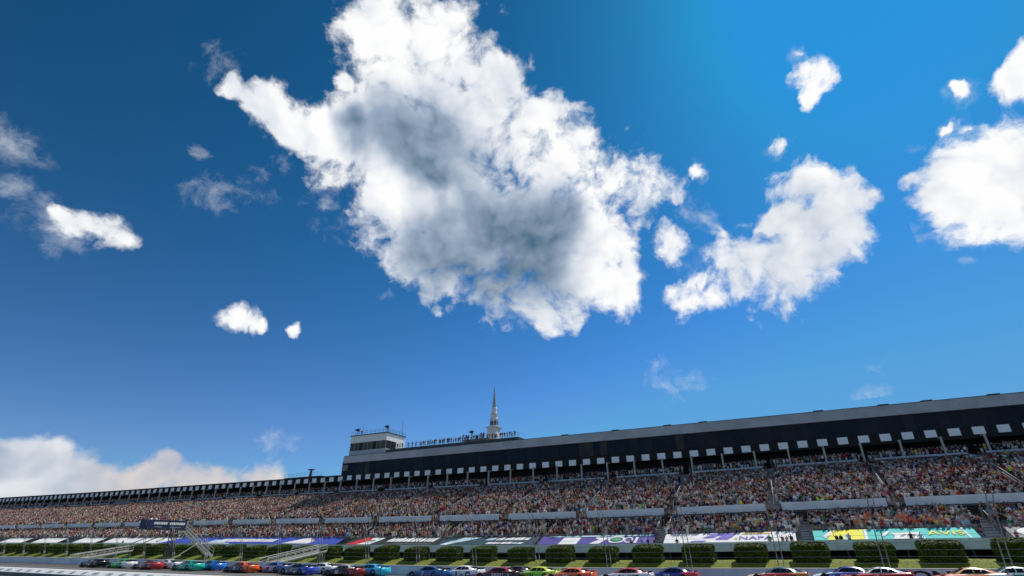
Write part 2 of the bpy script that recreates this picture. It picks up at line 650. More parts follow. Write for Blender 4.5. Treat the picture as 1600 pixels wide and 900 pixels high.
# tufts
tv, tf = [], []
for i in range(26000):
    x = random.uniform(-190, 34)
    y = random.choice((random.uniform(73.5, 79), random.uniform(73.5, 85)))
    z = bank_z(x, y)
    a = random.uniform(0, math.pi)
    h = random.uniform(0.03, 0.07)
    dx, dy = math.cos(a) * 0.05, math.sin(a) * 0.05
    o = len(tv)
    tv += [(x - dx, y - dy, z - 0.01), (x + dx, y + dy, z - 0.01), (x + random.uniform(-.05, .05), y + random.uniform(-.05, .05), z + h)]
    tf.append((o, o + 1, o + 2))
g_o = link('grass', tri_mesh('grass', tv, tf), mat('grass blades', (0.13, 0.165, 0.006), 0.9, var=0.35, scale=0.8))
g_o['label'] = 'short mown grass on the bank below the grandstand'
g_o['category'] = 'grass'
kind(g_o, 'stuff')

# ------------------------------------------------------------------ outer wall, catch fence, pit wall
M_WALL = mat('painted wall', (0.66, 0.72, 0.78), 0.6, var=0.10, scale=0.5, bump=0.1)
M_WTOP = mat('wall cap', (0.62, 0.60, 0.52), 0.7, var=0.12, scale=1.0)
M_STEEL = mat('galvanised steel', (0.26, 0.27, 0.28), 0.55, metal=0.4, var=0.12, scale=2.0)
M_DARKSTEEL = mat('dark steel', (0.06, 0.065, 0.07), 0.5, metal=0.4, var=0.2)
M_BLACK = mat('black paint', (0.012, 0.012, 0.014), 0.5, var=0.2)
M_WHITE = mat('white paint', (0.80, 0.80, 0.78), 0.5, var=0.05)

wall = thing('safety_barrier', 'long grey blue concrete wall along the outside of the race track', 'barrier', (-60, 59, 0))
for i in range(52):
    xa = 66 - (i + 1) * 8.2
    mb = MB()
    mb.sweep_x([(59.0, 0.0), (59.0, 0.99), (59.45, 0.99), (59.45, -0.3)], xrange(xa + 0.012, xa + 8.188, 4.1))
    link('wall_segment', mb.mesh('wall_segment'), M_WALL, wall)
mb = MB()
mb.sweep_x([(58.97, 0.992), (58.97, 1.06), (59.48, 1.06), (59.48, 0.992)], xrange(-360, 66, 4))
link('wall_cap', mb.mesh('wall_cap'), M_WTOP, wall)
# the track's name in large black letters on the wall
lx = x_at(1443, 58.98, 895)
me = text_mesh('POCONO', 1.12, 0.006, bold=0.035)
me.transform(Matrix.Diagonal((1.62, 0.92, 1, 1)))
xs_ = [v.co.x for v in me.vertices]
lett = link('wall_lettering', me, M_BLACK, wall, (0, 0, 0), (math.pi / 2, 0, 0))
lett.location = Vector((lx - 0.6, 58.985, 0.47 + float(sag(lx, 59)))) - Vector(wall['at'])

fence = thing('catch_fence', 'tall steel catch fence with twin posts and cables above the track wall', 'fence', (-60, 59.3, 1))
PX = [13.8 - 8.2 * i for i in range(-5, 34)]


def post_path(x, z0):
    # leans in over the track towards its top
    return [Vector((x, 59.30, z0 + 0.6)), Vector((x, 59.05, z0 + 2.2)), Vector((x, 58.55, z0 + 4.2)), Vector((x, 57.85, z0 + 5.7)), Vector((x, 57.1, z0 + 6.55))]


def fence_y(h):
    return float(np.interp(h, [0.6, 2.2, 4.2, 5.7, 6.55], [59.30, 59.05, 58.55, 57.85, 57.1]))


for x in PX:
    z0 = float(sag(x, 59))
    for dx in (-0.22, 0.22):
        mb = MB()
        pts = post_path(x + dx, z0)
        for a, b in zip(pts[:-1], pts[1:]):
            mb.bar(a, b + (b - a).normalized() * 0.02, 0.042, 6)
        link('post', mb.mesh('post', True), M_STEEL, fence)
    for h in (1.8, 3.6, 5.2):
        mb = MB()
        mb.bar((x - 0.22, fence_y(h), z0 + h), (x + 0.22, fence_y(h), z0 + h), 0.025, 4)
        link('post_brace', mb.mesh('post_brace'), M_STEEL, fence)
M_CABLE = mat('fence cable', (0.30, 0.30, 0.30), 0.5, metal=0.5, var=0.1)
for h in (1.45, 1.95, 2.45, 3.0, 3.6, 4.3, 5.0, 5.7):
    mb = MB()
    for a, b in zip(PX[:-1], PX[1:]):
        y = fence_y(h) - 0.07
        mb.bar((a, y, h + float(sag(a, 59))), (b, y, h + float(sag(b, 59))), 0.013, 4)
    link('cable', mb.mesh('cable'), M_CABLE, fence)

# low wall between pit road and track, its white upper band carrying grey sponsor marks
pit = thing('pit_wall', 'low white topped concrete wall with grey marks between pit road and track', 'wall', (-60, 35, 0))
mb = MB()
mb.sweep_x([(34.5, -0.1), (34.5, 0.36), (35.2, 0.36), (35.2, -0.1)], LONG)
link('wall_base', mb.mesh('wall_base'), M_CONC, pit)
mb = MB()
mb.sweep_x([(34.10, 0.362), (34.10, 0.42), (34.78, 0.80), (35.2, 0.80), (35.26, 0.362)], LONG)
link('wall_top', mb.mesh('wall_top'), M_WHITE, pit)
M_MARK = mat('faded grey print', (0.34, 0.36, 0.38), 0.6, var=0.25, scale=4)
for i in range(46):
    x = -128 + i * 2.3 + random.uniform(-0.3, 0.3)
    L = random.uniform(0.7, 1.3)
    z = float(sag(x, 34.5))
    mb = MB()
    k = random.randint(2, 4)
    for j in range(k):
        xa = x - L / 2 + L * j / k
        xb = xa + L / k * 0.78
        mb.add([(xa, 34.225, z + 0.50), (xb, 34.225, z + 0.50), (xb + 0.05, 34.565, z + 0.69), (xa + 0.05, 34.565, z + 0.69)], [(0, 1, 2, 3)])
    me = mb.mesh('sponsor_mark')
    me.transform(Matrix.Translation((0, -0.014, 0)))
    link('sponsor_mark', me, M_MARK, pit)

# ------------------------------------------------------------------ hedges
M_LEAF = mat('hedge leaves', (0.075, 0.120, 0.006), 0.75, var=0.45, scale=2.2, spec=0.25)
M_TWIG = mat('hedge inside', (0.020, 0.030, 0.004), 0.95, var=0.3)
W_H, D_H, H_H = 3.7, 2.7, 2.06


def hedge_mesh(seed):
    r = random.Random(seed)
    V, F, MI = [], [], []
    nl = 5200
    p1, p2 = r.uniform(0, 6), r.uniform(0, 6)
    for i in range(nl):
        # a point on a rounded box, fuller at the top and uneven
        face = r.random()
        x, y, z = r.uniform(-1, 1), r.uniform(-1, 1), r.uniform(0, 1)
        if face < 0.34:
            z = 1.0
        elif face < 0.60:
            y = -1
        elif face < 0.70:
            y = 1
        else:
            x = r.choice((-1, 1))
        if face >= 0.34 and r.random() < 0.35:
            z = z ** 0.6
        px, py, pz = x, y, z
        # round the shoulders
        q = (abs(px) ** 8 + abs(py) ** 8 + max(0, pz * 2 - 1) ** 8) ** 0.125
        if q > 1:
            px, py = px / q, py / q
            if pz > 0.5:
                pz = 0.5 + (pz - 0.5) / q
        lump = 1 + 0.045 * math.sin(px * 5 + p1) * math.cos(py * 4 + p2) + 0.03 * math.sin(pz * 9 + p2 + px * 3) + r.uniform(-0.06, 0.025)
        c = Vector((px * W_H / 2 * lump, py * D_H / 2 * lump, pz * H_H * (0.97 + 0.03 * lump) * (0.80 + 0.26 * (py * 0.5 + 0.5)) + 0.02))
        s_ = r.uniform(0.08, 0.15)
        tl = 0.45 if face < 0.34 else 1.3
        e = Euler((r.uniform(-tl, tl), r.uniform(-tl, tl), r.uniform(0, 6.3)))
        o = len(V)
        for (a, b) in ((-1, 0), (0, -0.55), (1, 0), (0, 0.55)):
            d = Vector((a * s_, b * s_, 0))
            d.rotate(e)
            V.append(c + d)
        F.append((o, o + 1, o + 2, o + 3))
        MI.append(0)
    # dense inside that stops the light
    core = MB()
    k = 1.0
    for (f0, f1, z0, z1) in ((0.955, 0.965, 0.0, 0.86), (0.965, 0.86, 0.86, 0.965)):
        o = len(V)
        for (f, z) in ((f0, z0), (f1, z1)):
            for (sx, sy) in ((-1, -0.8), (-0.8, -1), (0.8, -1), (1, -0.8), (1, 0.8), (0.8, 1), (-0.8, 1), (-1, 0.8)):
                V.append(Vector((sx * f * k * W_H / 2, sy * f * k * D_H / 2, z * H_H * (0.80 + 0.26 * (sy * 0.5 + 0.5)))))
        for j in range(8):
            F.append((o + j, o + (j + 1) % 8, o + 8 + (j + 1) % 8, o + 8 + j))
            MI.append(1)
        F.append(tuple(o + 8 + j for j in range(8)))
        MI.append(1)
    return tri_mesh('box_hedge', V, F, MI)


HM = [hedge_mesh(s) for s in range(4)]
HX = [19.4 - 6.45 * i for i in range(-2, 38)]


BANNER_NAMES = []      # filled below: (x0, x1, words) so that hedges and people can be told by the banner behind them


def ordinal(n_):
    return '%d%s' % (n_, {1: 'st', 2: 'nd', 3: 'rd'}.get(n_ % 10 if n_ % 100 not in (11, 12, 13) else 0, 'th'))


def banner_words(x):
    best = min(BANNER_NAMES, key=lambda b: 0 if b[0] <= x <= b[1] else min(abs(x - b[0]), abs(x - b[1])))
    return best[2]

# ------------------------------------------------------------------ banners on the lower rows
BY0, BZ0, BY1, BZ1 = 87.3, 3.45, 90.3, 4.78
NSLOPE = Vector((0, -(BZ1 - BZ0), BY1 - BY0)).normalized()


def cloth(name, col):
    return mat(name, col, 0.8, var=0.08, scale=1.2)


C_WHITE = cloth('white banner cloth', (0.78, 0.78, 0.77))
C_BLUE = cloth('royal blue banner cloth', (0.035, 0.07, 0.42))
C_NAVY = cloth('navy banner cloth', (0.012, 0.016, 0.045))
C_BLACK = cloth('black banner cloth', (0.02, 0.022, 0.028))
C_TEAL = cloth('dark teal banner cloth', (0.012, 0.05, 0.075))
C_PURPLE = cloth('purple banner cloth', (0.075, 0.055, 0.30))
C_LILAC = cloth('violet print', (0.16, 0.13, 0.52))
C_TURQ = cloth('turquoise banner cloth', (0.045, 0.55, 0.50))
C_YELLOW = cloth('yellow print', (0.85, 0.78, 0.05))
C_RED = cloth('red print', (0.55, 0.02, 0.03))
C_GOLD = cloth('gold print', (0.80, 0.55, 0.10))
C_GREEN = cloth('green print', (0.05, 0.42, 0.10))
C_GREY = cloth('grey banner cloth', (0.22, 0.22, 0.23))
C_PALE = cloth('pale blue print', (0.45, 0.60, 0.66))


def on_slope(x, t, lift):
    """point on a banner: x along the stand, t from 0 at its foot to 1 at its top edge"""
    y = BY0 + (BY1 - BY0) * t
    z = BZ0 + (BZ1 - BZ0) * t
    return (x, y + NSLOPE.y * lift, z + NSLOPE.z * lift + float(sag(x, 88)))


def sheet(pts, lift, thick=0.006):
    """flat print or cloth lying on the slope, as a thin solid; pts = [(x, t)]"""
    n = len(pts)
    V = [on_slope(x, t, lift) for x, t in pts] + [on_slope(x, t, lift - thick) for x, t in pts]
    F = [tuple(range(n)), tuple(range(2 * n - 1, n - 1, -1))] + [(i, n + i, n + (i + 1) % n, (i + 1) % n) for i in range(n)]
    m_ = MB()
    m_.add(V, F)
    return m_


def banner(x0, x1, col, words, label, deco=()):
    t = thing('banner', label, 'banner', ((x0 + x1) / 2, BY0, BZ0 + float(sag((x0 + x1) / 2, 88))), 'sponsor banners over the lowest seat rows')
    m_ = MB()
    xs = xrange(x0, x1, 1.2)
    ts = [0, 0.17, 0.34, 0.5, 0.67, 0.84, 1.0]
    rr = random.Random(int(x0 * 10))
    V, F = [], []
    for x in xs:
        for tt in ts:
            V.append(on_slope(x, tt, 0.03 * math.sin(x * 1.7 + tt * 3) * 0.5 + rr.uniform(-.012, .012)))
    n = len(ts)
    for i in range(len(xs) - 1):
        for j in range(n - 1):
            F.append((i * n + j, (i + 1) * n + j, (i + 1) * n + j + 1, i * n + j + 1))
    m_.add(V, F)
    me = m_.mesh('cloth', True)
    link('cloth', me, col, t)
    BANNER_NAMES.append((x0, x1, words))
    for d in deco:
        if d[0] == 'poly':
            link(d[3] if len(d) > 3 else 'print', sheet(d[1], 0.05).mesh('print'), d[2], t)
        elif d[0] == 'text':
            _, txt, x, tt, size, wide, m2, shear = d
            me = text_mesh(txt, size, 0.003, shear, 0.012)
            me.transform(Matrix.Diagonal((wide, 1, 1, 1)))
            o = link('lettering', me, m2, t)
            a = math.atan2(BZ1 - BZ0, BY1 - BY0)
            o.rotation_euler = (a, 0, 0)
            o.location = Vector(on_slope(x, tt, 0.06)) - Vector(t['at'])
        elif d[0] == 'strokes':
            # lettering too far off to read: slanted strokes of uneven width
            _, xa, xb, ta, tb, m2, seed = d
            r = random.Random(seed)
            x = xa
            while x < xb:
                wv = r.uniform(0.45, 1.0)
                sl = 0.5
                hi = tb - r.choice((0, 0, 0.06))
                link('letter', sheet([(x, ta), (x + wv, ta), (x + wv + sl, hi), (x + sl, hi)], 0.05).mesh('letter'), m2, t)
                x += wv + r.uniform(0.12, 0.3)
        elif d[0] == 'ring':
            _, x, tt, rx, rt, m2, inner = d
            N = 20
            if inner:
                V = [on_slope(x + rx * k * math.cos(a), tt + rt * k * math.sin(a), 0.055) for k in (1, 0.72) for a in [2 * math.pi * i / N for i in range(N)]]
                m_ = MB()
                m_.add(V, [(i, (i + 1) % N, N + (i + 1) % N, N + i) for i in range(N)])
            else:
                m_ = sheet([(x + rx * math.cos(2 * math.pi * i / N), tt + rt * math.sin(2 * math.pi * i / N)) for i in range(N)], 0.058)
            link('emblem', m_.mesh('emblem'), m2, t)
    return t


banner(-228, -213.7, C_WHITE, 'last white banner', 'plain white banner on the lowest rows at the far end of the stand')
banner(-207.9, -193.3, C_WHITE, 'penultimate white banner', 'plain white banner next to the last one at the far end of the stand')
banner(-185, -173.3, C_WHITE, 'short white banner', 'short plain white banner between two longer white ones')
banner(-169.6, -151.3, C_WHITE, 'long white banner', 'long plain white banner beside the white and blue one', [('poly', [(-156, 0), (-155.2, 0), (-154.2, 1), (-155, 1)], C_NAVY)])
banner(-150.5, -131.8, C_WHITE, 'white-blue banner', 'white and blue banner with a black disc behind the flag stand', [
    ('poly', [(-145, 0), (-132, 0), (-132, 1), (-139, 1)], C_BLUE), ('ring', -146.6, 0.55, 0.8, 0.3, C_BLACK, True)])
banner(-131.2, -85.3, C_BLUE, 'blue banner', 'long royal blue banner with slanted white script and a white house shape', [
    ('poly', [(-131, 0.0), (-117.5, 0.0), (-118.3, 0.12), (-131, 0.12)], C_WHITE), ('strokes', -123, -105.5, 0.32, 0.78, C_WHITE, 3), ('poly', [(-126.5, 0.15), (-120, 0.15), (-121, 0.6), (-125, 0.62)], C_PALE),
    ('poly', [(-101.2, 0.12), (-93.5, 0.12), (-92.2, 0.45), (-94.6, 0.9), (-97, 0.8)], C_WHITE), ('poly', [(-92.9, 0.25), (-92.2, 0.45), (-94.2, 0.86), (-94.8, 0.86)], C_RED)])
banner(-82.9, -60.9, C_BLACK, 'black banner', 'black banner with a red and white end and large white slanted letters', [
    ('poly', [(-82.7, 0), (-80.0, 0), (-77.2, 0.62), (-77.6, 1), (-79.8, 0.95)], C_RED), ('poly', [(-80.0, 0.06), (-76.6, 0.06), (-74.4, 0.95), (-78.2, 0.95), (-77.4, 0.5), (-79.2, 0.4)], C_WHITE),
    ('ring', -77.0, 0.52, 0.9, 0.12, C_GREY, False), ('strokes', -73.2, -62.6, 0.42, 0.93, C_WHITE, 8), ('poly', [(-71, 0.10), (-62.5, 0.10), (-62.3, 0.16), (-70.8, 0.16)], C_GREY)])
banner(-60.6, -40.9, C_TEAL, 'teal banner', 'dark teal banner with a white slash and two lines of lettering', [
    ('poly', [(-60.0, 0.02), (-58.6, 0.02), (-52.2, 0.92), (-56.2, 0.92), (-57.4, 0.55), (-58.2, 0.5)], C_PALE), ('poly', [(-60.0, 0.02), (-58.6, 0.02), (-55.8, 0.42), (-57.6, 0.42)], C_WHITE),
    ('poly', [(-51.3, 0.58), (-49.6, 0.58), (-48.9, 0.88), (-50.5, 0.88)], C_PALE), ('strokes', -49.2, -42.6, 0.58, 0.88, C_WHITE, 21), ('strokes', -50.5, -44.5, 0.14, 0.36, C_WHITE, 22)])
banner(-40.4, -21.0, C_PURPLE, 'purple banner', 'purple banner with a white panel, white rings and a green centred ellipse', [
    ('poly', [(-39.3, 0.84), (-21.4, 0.84), (-21.2, 0.995), (-38.8, 0.995)], C_PALE), ('poly', [(-36.6, 0.02), (-33.4, 0.02), (-33.2, 0.8), (-36.2, 0.8)], C_WHITE), ('poly', [(-35.3, 0.5), (-34.5, 0.5), (-34.4, 0.72), (-35.1, 0.72)], C_BLACK),
    ('poly', [(-31.2, 0.08), (-29.6, 0.08), (-28.2, 0.78), (-30.6, 0.78), (-30.4, 0.6), (-29.8, 0.6)], C_WHITE), ('ring', -27.0, 0.5, 1.5, 0.36, C_WHITE, True), ('ring', -27.0, 0.5, 0.75, 0.16, C_GREEN, False),
    ('ring', -25.0, 0.46, 0.7, 0.3, C_WHITE, True), ('poly', [(-24.0, 0.12), (-23.6, 0.12), (-23.5, 0.75), (-23.9, 0.75)], C_WHITE), ('poly', [(-22.9, 0.2), (-22.3, 0.2), (-22.0, 0.62), (-22.5, 0.62)], C_LILAC)])
banner(-19.4, -1.3, C_WHITE, 'violet banner', 'white banner with violet flag shapes and NAPA in violet letters', [
    ('poly', [(-13.8, 0.52), (-12.2, 0.52), (-11.6, 0.72), (-9.9, 0.72), (-9.2, 0.93), (-12.6, 0.93), (-13.0, 0.7)], C_LILAC), ('poly', [(-12.0, 0.30), (-10.2, 0.30), (-9.0, 0.93), (-10.6, 0.93)], C_LILAC, 'flag'),
    ('poly', [(-15.6, 0.12), (-13.6, 0.12), (-13.1, 0.24), (-15.0, 0.24)], C_LILAC), ('text', 'NAPA', -6.5, 0.40, 1.5, 1.15, C_LILAC, 0.0), ('poly', [(-8.4, 0.80), (-4.4, 0.80), (-4.3, 0.90), (-8.3, 0.90)], C_GOLD),
    ('poly', [(-9.4, 0.34), (-8.9, 0.25), (-8.9, 0.52)], C_GOLD)])
banner(0.9, 18.8, C_TURQ, 'turquoise banner', 'turquoise banner with a yellow field and yellow lettering', [
    ('poly', [(2.4, 0.02), (6.7, 0.02), (6.9, 0.97), (3.2, 0.97), (3.0, 0.6)], C_YELLOW), ('poly', [(2.0, 0.4), (2.3, 0.2), (3.6, 0.9), (3.2, 0.97)], C_WHITE), ('poly', [(6.75, 0.02), (7.1, 0.02), (7.4, 0.97), (7.05, 0.97)], C_WHITE),
    ('poly', [(4.4, 0.02), (5.2, 0.02), (5.1, 0.5), (4.7, 0.6)], C_PALE), ('poly', [(8.6, 0.3), (9.1, 0.3), (9.9, 0.75), (9.5, 0.75)], C_WHITE), ('poly', [(9.8, 0.02), (13.3, 0.02), (13.0, 0.62), (9.9, 0.58), (10.2, 0.3)], C_WHITE),
    ('poly', [(10.6, 0.25), (11.0, 0.2), (11.6, 0.45), (11.3, 0.5)], C_GREY), ('poly', [(12.0, 0.3), (12.6, 0.25), (12.4, 0.5)], C_GREY),
    ('text', 'AVIS', 15.7, 0.50, 1.7, 1.15, C_YELLOW, 0.0), ('poly', [(17.75, 0.02), (17.95, 0.02), (17.75, 0.97), (17.55, 0.97)], C_WHITE)])
banner(21.9, 30.0, C_GREY, 'grey oval banner', 'grey banner with a large white oval beside the turquoise one', [('ring', 24.6, 0.5, 1.9, 0.40, C_WHITE, False)])

for i, x in enumerate(HX):
    y = 78.15
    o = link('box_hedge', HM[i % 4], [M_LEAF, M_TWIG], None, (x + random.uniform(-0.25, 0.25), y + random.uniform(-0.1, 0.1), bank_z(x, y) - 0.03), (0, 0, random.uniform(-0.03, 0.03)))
    o.scale = (random.uniform(0.96, 1.05), random.uniform(0.95, 1.05), random.uniform(0.93, 1.06))
    tag(o, 'clipped green hedge before the %s, %s counting from the grey oval banner' % (banner_words(x), ordinal(i + 1)), 'hedge', 'clipped hedges along the grass bank')

# ------------------------------------------------------------------ grandstand
M_ALU = mat('weathered aluminium', (0.34, 0.36, 0.38), 0.55, metal=0.2, var=0.15, scale=0.6)
M_PLANK = mat('grey painted boards', (0.66, 0.72, 0.74), 0.6, var=0.10, scale=0.5)
M_BAND = mat('grey blue wall boards', (0.68, 0.71, 0.77), 0.6, var=0.10, scale=0.5)
M_UNDER = mat('dark underside', (0.03, 0.03, 0.032), 0.9, var=0.3)
M_STEP = mat('step concrete', (0.20, 0.20, 0.205), 0.85, var=0.25, scale=0.8)
M_RAILING = mat('handrail aluminium', (0.46, 0.46, 0.44), 0.6, metal=0.0, var=0.1)
stand = thing('grandstand', 'long open grandstand packed with spectators behind the hedges', 'grandstand', (-60, 85, 0))


def stepped(y0, z0, rows, run, rise, depth, zb):
    p = [(y0, z0)]
    y, z = y0, z0
    for k in range(rows):
        y += run
        p.append((y, z))
        z += rise
        p.append((y, z))
    p.append((y + depth, z))
    p.append((y + depth, zb + (z - z0)))
    p.append((y0, zb))
    return p


SAGX = xrange(X0, X1, 6)
RUN, RISE, RISE_L = 0.78, 0.306, 0.345


def floor_low(y):
    return 2.9 + 0.392 * (y - 87.5)


def floor_up(y):
    return 8.1 + 0.392 * (y - 96.5)


mb = MB()
mb.sweep_x(stepped(87.1, 2.75, 10, RUN, RISE_L, 0.9, 2.3), SAGX)
link('lower_steps', mb.mesh('lower_steps'), M_STEP, stand)
mb = MB()
mb.sweep_x(stepped(96.0, 7.95, 23, RUN, RISE, 1.0, 7.4), SAGX)
link('upper_steps', mb.mesh('upper_steps'), M_STEP, stand)
mb = MB()
mb.sweep_x([(85.15, 2.58), (87.2, 2.58), (87.2, 2.34), (85.15, 2.34)], SAGX)
link('front_walkway', mb.mesh('front_walkway'), M_CONC, stand)
mb = MB()
mb.sweep_x([(88.2, 0.3), (88.2, 2.3), (88.5, 2.3), (88.5, 0.3)], SAGX)
link('under_shade_wall', mb.mesh('under_shade_wall'), M_UNDER, stand)  # near-black wall: shade of the open space underneath put into its colour
# bench planks of the empty lowest rows and the aisles between
for k in range(0, 5):
    y = 87.5 + k * RUN
    mb = MB()
    z = 2.75 + RISE_L * k + 0.44
    mb.sweep_x([(y + 0.42, z - 0.30), (y + 0.42, z - 0.26), (y + 0.70, z - 0.26), (y + 0.70, z - 0.30)], SAGX)
    link('bench', mb.mesh('bench'), M_ALU, stand)

LOW_AISLES = [-20.2 + 20.4 * k for k in range(-16, 5)]
UP_AISLES = [-3.5 + 15.85 * k for k in range(-21, 5)]


def boards(x0, x1, y, z0, z1, n, thick=0.07):
    """a run of wall boards with recessed joints"""
    b = MB()
    h = (z1 - z0) / n
    xs = xrange(x0, x1, 4)
    b.sweep_x([(y + 0.05, z0), (y + 0.05, z1 - 0.03), (y + thick + 0.03, z1 - 0.03), (y + thick + 0.03, z0)], xs)
    for i in range(n):
        b.sweep_x([(y, z0 + i * h + 0.018), (y, z0 + (i + 1) * h - 0.018), (y + 0.048, z0 + (i + 1) * h - 0.018), (y + 0.048, z0 + i * h + 0.018)], xs)
    return b.mesh('boards')


x = X0
while x < X1 - 1:
    link('parapet_panel', boards(x + 0.02, min(x + 6.43, X1) - 0.02, 85.0, 2.36, 3.50, 4), M_PLANK, stand)
    x += 6.45
mb = MB()
mb.sweep_x([(84.96, 3.505), (84.96, 3.55), (85.2, 3.55), (85.2, 3.505)], SAGX)
link('parapet_cap', mb.mesh('parapet_cap'), M_ALU, stand)
for x in xrange(X0, X1, 3.2):
    mb = MB()
    z = float(sag(x, 85))
    mb.box(x - 0.1, x + 0.1, 85.25, 85.5, z + 1.0, z + 2.33)
    link('parapet_post', mb.mesh('parapet_post'), M_DARKSTEEL, stand)
for a, b in zip(UP_AISLES[:-1], UP_AISLES[1:]):
    link('walkway_wall', boards(a + 1.1, b - 1.1, 95.6, 7.80, 8.95, 3), M_BAND, stand)
    link('concourse_wall', boards(a + 1.3, b - 1.3, 115.0, 16.45, 16.78, 2), mat('pale blue concourse boards', (0.50, 0.55, 0.62), 0.6, var=0.1), stand)
mb = MB()
mb.sweep_x([(95.68, 5.6), (95.68, 8.0), (95.95, 8.0), (95.95, 5.6)], SAGX)
link('walkway_riser', mb.mesh('walkway_riser'), M_UNDER, stand)
M_TREAD = mat('aisle treads', (0.42, 0.42, 0.42), 0.8, var=0.15)
for a in UP_AISLES:
    mb, hr = MB(), MB()
    for k in range(23):
        y = 96.0 + RUN * k + 0.02
        z = 7.95 + RISE * k + float(sag(a, 100))
        mb.box(a - 0.7, a + 0.7, y + 0.38, y + 0.78, z + 0.002, z + 0.152)
        if k % 3 == 0:
            hr.bar((a, y + 0.3, z), (a, y + 0.3, z + 1.0), 0.03, 4)
    zs = 7.95 + float(sag(a, 100))
    hr.bar((a, 96.1, zs + 1.05), (a, 96.1 + RUN * 22.5, zs + 1.05 + RISE * 22.5), 0.045, 5)
    hr.bar((a, 96.1, zs + 0.55), (a, 96.1 + RUN * 22.5, zs + 0.55 + RISE * 22.5), 0.03, 4)
    link('aisle_stairs', mb.mesh('aisle_stairs'), M_TREAD, stand)
    link('handrail', hr.mesh('handrail', True), M_RAILING, stand)
for a in LOW_AISLES:
    mb, hr = MB(), MB()
    for k in range(10):
        y = 87.1 + RUN * k
        z = 2.75 + RISE_L * k + float(sag(a, 90))
        mb.box(a - 0.75, a + 0.75, y + 0.39, y + 0.775, z + 0.002, z + 0.152)
    zs = 2.75 + float(sag(a, 90))
    for sx in (-0.85, 0.85):
        hr.bar((a + sx, 91.0, zs + 1.72 + 1.0), (a + sx, 95.0, zs + 3.49 + 1.0), 0.04, 5)
        for q in (91.0, 93.0, 95.0):
            hr.bar((a + sx, q, zs + 0.442 * (q - 87.1)), (a + sx, q, zs + 0.442 * (q - 87.1) + 1.0), 0.03, 4)
    link('aisle_stairs', mb.mesh('aisle_stairs'), M_TREAD, stand)
    link('handrail', hr.mesh('handrail', True), M_RAILING, stand)
# guard rail along the top of the banners
mb = MB()
for a, b in zip(SAGX[:-1], SAGX[1:]):
    za, zb_ = float(sag(a, 90)), float(sag(b, 90))
    mb.bar((a, 90.5, 5.0 + za), (b, 90.5, 5.0 + zb_), 0.03, 4)
    mb.bar((a, 90.5, 4.1 + za), (a, 90.5, 5.0 + za), 0.025, 4)
link('guard_rail', mb.mesh('guard_rail'), M_STEEL, stand)
# floor of the covered concourse
mb = MB()
mb.sweep_x([(114.6, 16.2), (119.6, 16.75), (119.6, 16.4), (114.6, 15.0)], SAGX)
link('concourse_floor', mb.mesh('concourse_floor'), M_STEP, stand)

# ------------------------------------------------------------------ suite building and the low roof beside it
XB = -115.3
M_FASCIA = mat('grey metal fascia', (0.42, 0.43, 0.45), 0.5, metal=0.15, var=0.14, scale=0.25)
M_BOARD = mat('white section board', (0.84, 0.86, 0.90), 0.6, var=0.05)
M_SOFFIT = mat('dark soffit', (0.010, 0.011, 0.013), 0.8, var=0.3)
M_COLUMN = mat('pale column', (0.42, 0.42, 0.40), 0.7, var=0.1)


def glass_mat(name, tint, rough):
    m = bpy.data.materials.new(name)
    m.use_nodes = True
    g = G(m.node_tree)
    b = m.node_tree.nodes['Principled BSDF']
    geo = g.n('ShaderNodeTexCoord').outputs['Object']
    n_ = g.noise(geo, 0.6, 3.0, 0.5)
    g.put(b.inputs['Base Color'], g.mix(n_, tint, tuple(c * 2.2 for c in tint[:3]) + (1,)))
    b.inputs['Roughness'].default_value = rough
    b.inputs['Specular IOR Level'].default_value = 0.12
    return m


M_GLASS = [glass_mat('dark suite glass', (0.008, 0.010, 0.014, 1), 0.12), glass_mat('dark suite glass with blinds', (0.012, 0.014, 0.018, 1), 0.2), glass_mat('dark suite glass, room behind', (0.030, 0.026, 0.020, 1), 0.15)]  # last glass is lighter and warm: faint interior light put into its colour
bld = thing('suite_building', 'long dark glazed suite building with grey fascia above the grandstand', 'building', ((XB + X1) / 2, 116.5, 15))
PANW = 3.38


def wallbox(root, name, m_, x0, x1, y0, y1, z0, z1):
    b = MB()
    b.box(x0, x1, y0, y1, z0, z1)
    return link(name, b.mesh(name), m_, root)


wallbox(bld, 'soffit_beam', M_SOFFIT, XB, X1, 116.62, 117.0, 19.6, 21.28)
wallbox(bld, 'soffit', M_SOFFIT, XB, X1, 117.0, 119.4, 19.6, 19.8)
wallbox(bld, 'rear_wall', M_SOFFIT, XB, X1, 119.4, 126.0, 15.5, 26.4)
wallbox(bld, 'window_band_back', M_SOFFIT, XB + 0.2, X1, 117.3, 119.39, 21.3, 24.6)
npane = int((X1 - XB) / 1.69)
for i in range(npane):
    xa = XB + i * 1.69
    b = MB()
    b.box(xa + 0.03, xa + 1.66, 116.70, 116.76, 21.36, 24.46)
    link('window_pane', b.mesh('window_pane'), M_GLASS[random.choice((0, 0, 0, 0, 1, 1, 2))], bld)
b = MB()
for i in range(npane + 1):
    xa = XB + i * 1.69
    b.box(xa - 0.028, xa + 0.028, 116.66, 116.8, 21.30, 24.5)
kind(link('window_mullions', b.mesh('window_mullions'), M_SOFFIT, bld), 'stuff')
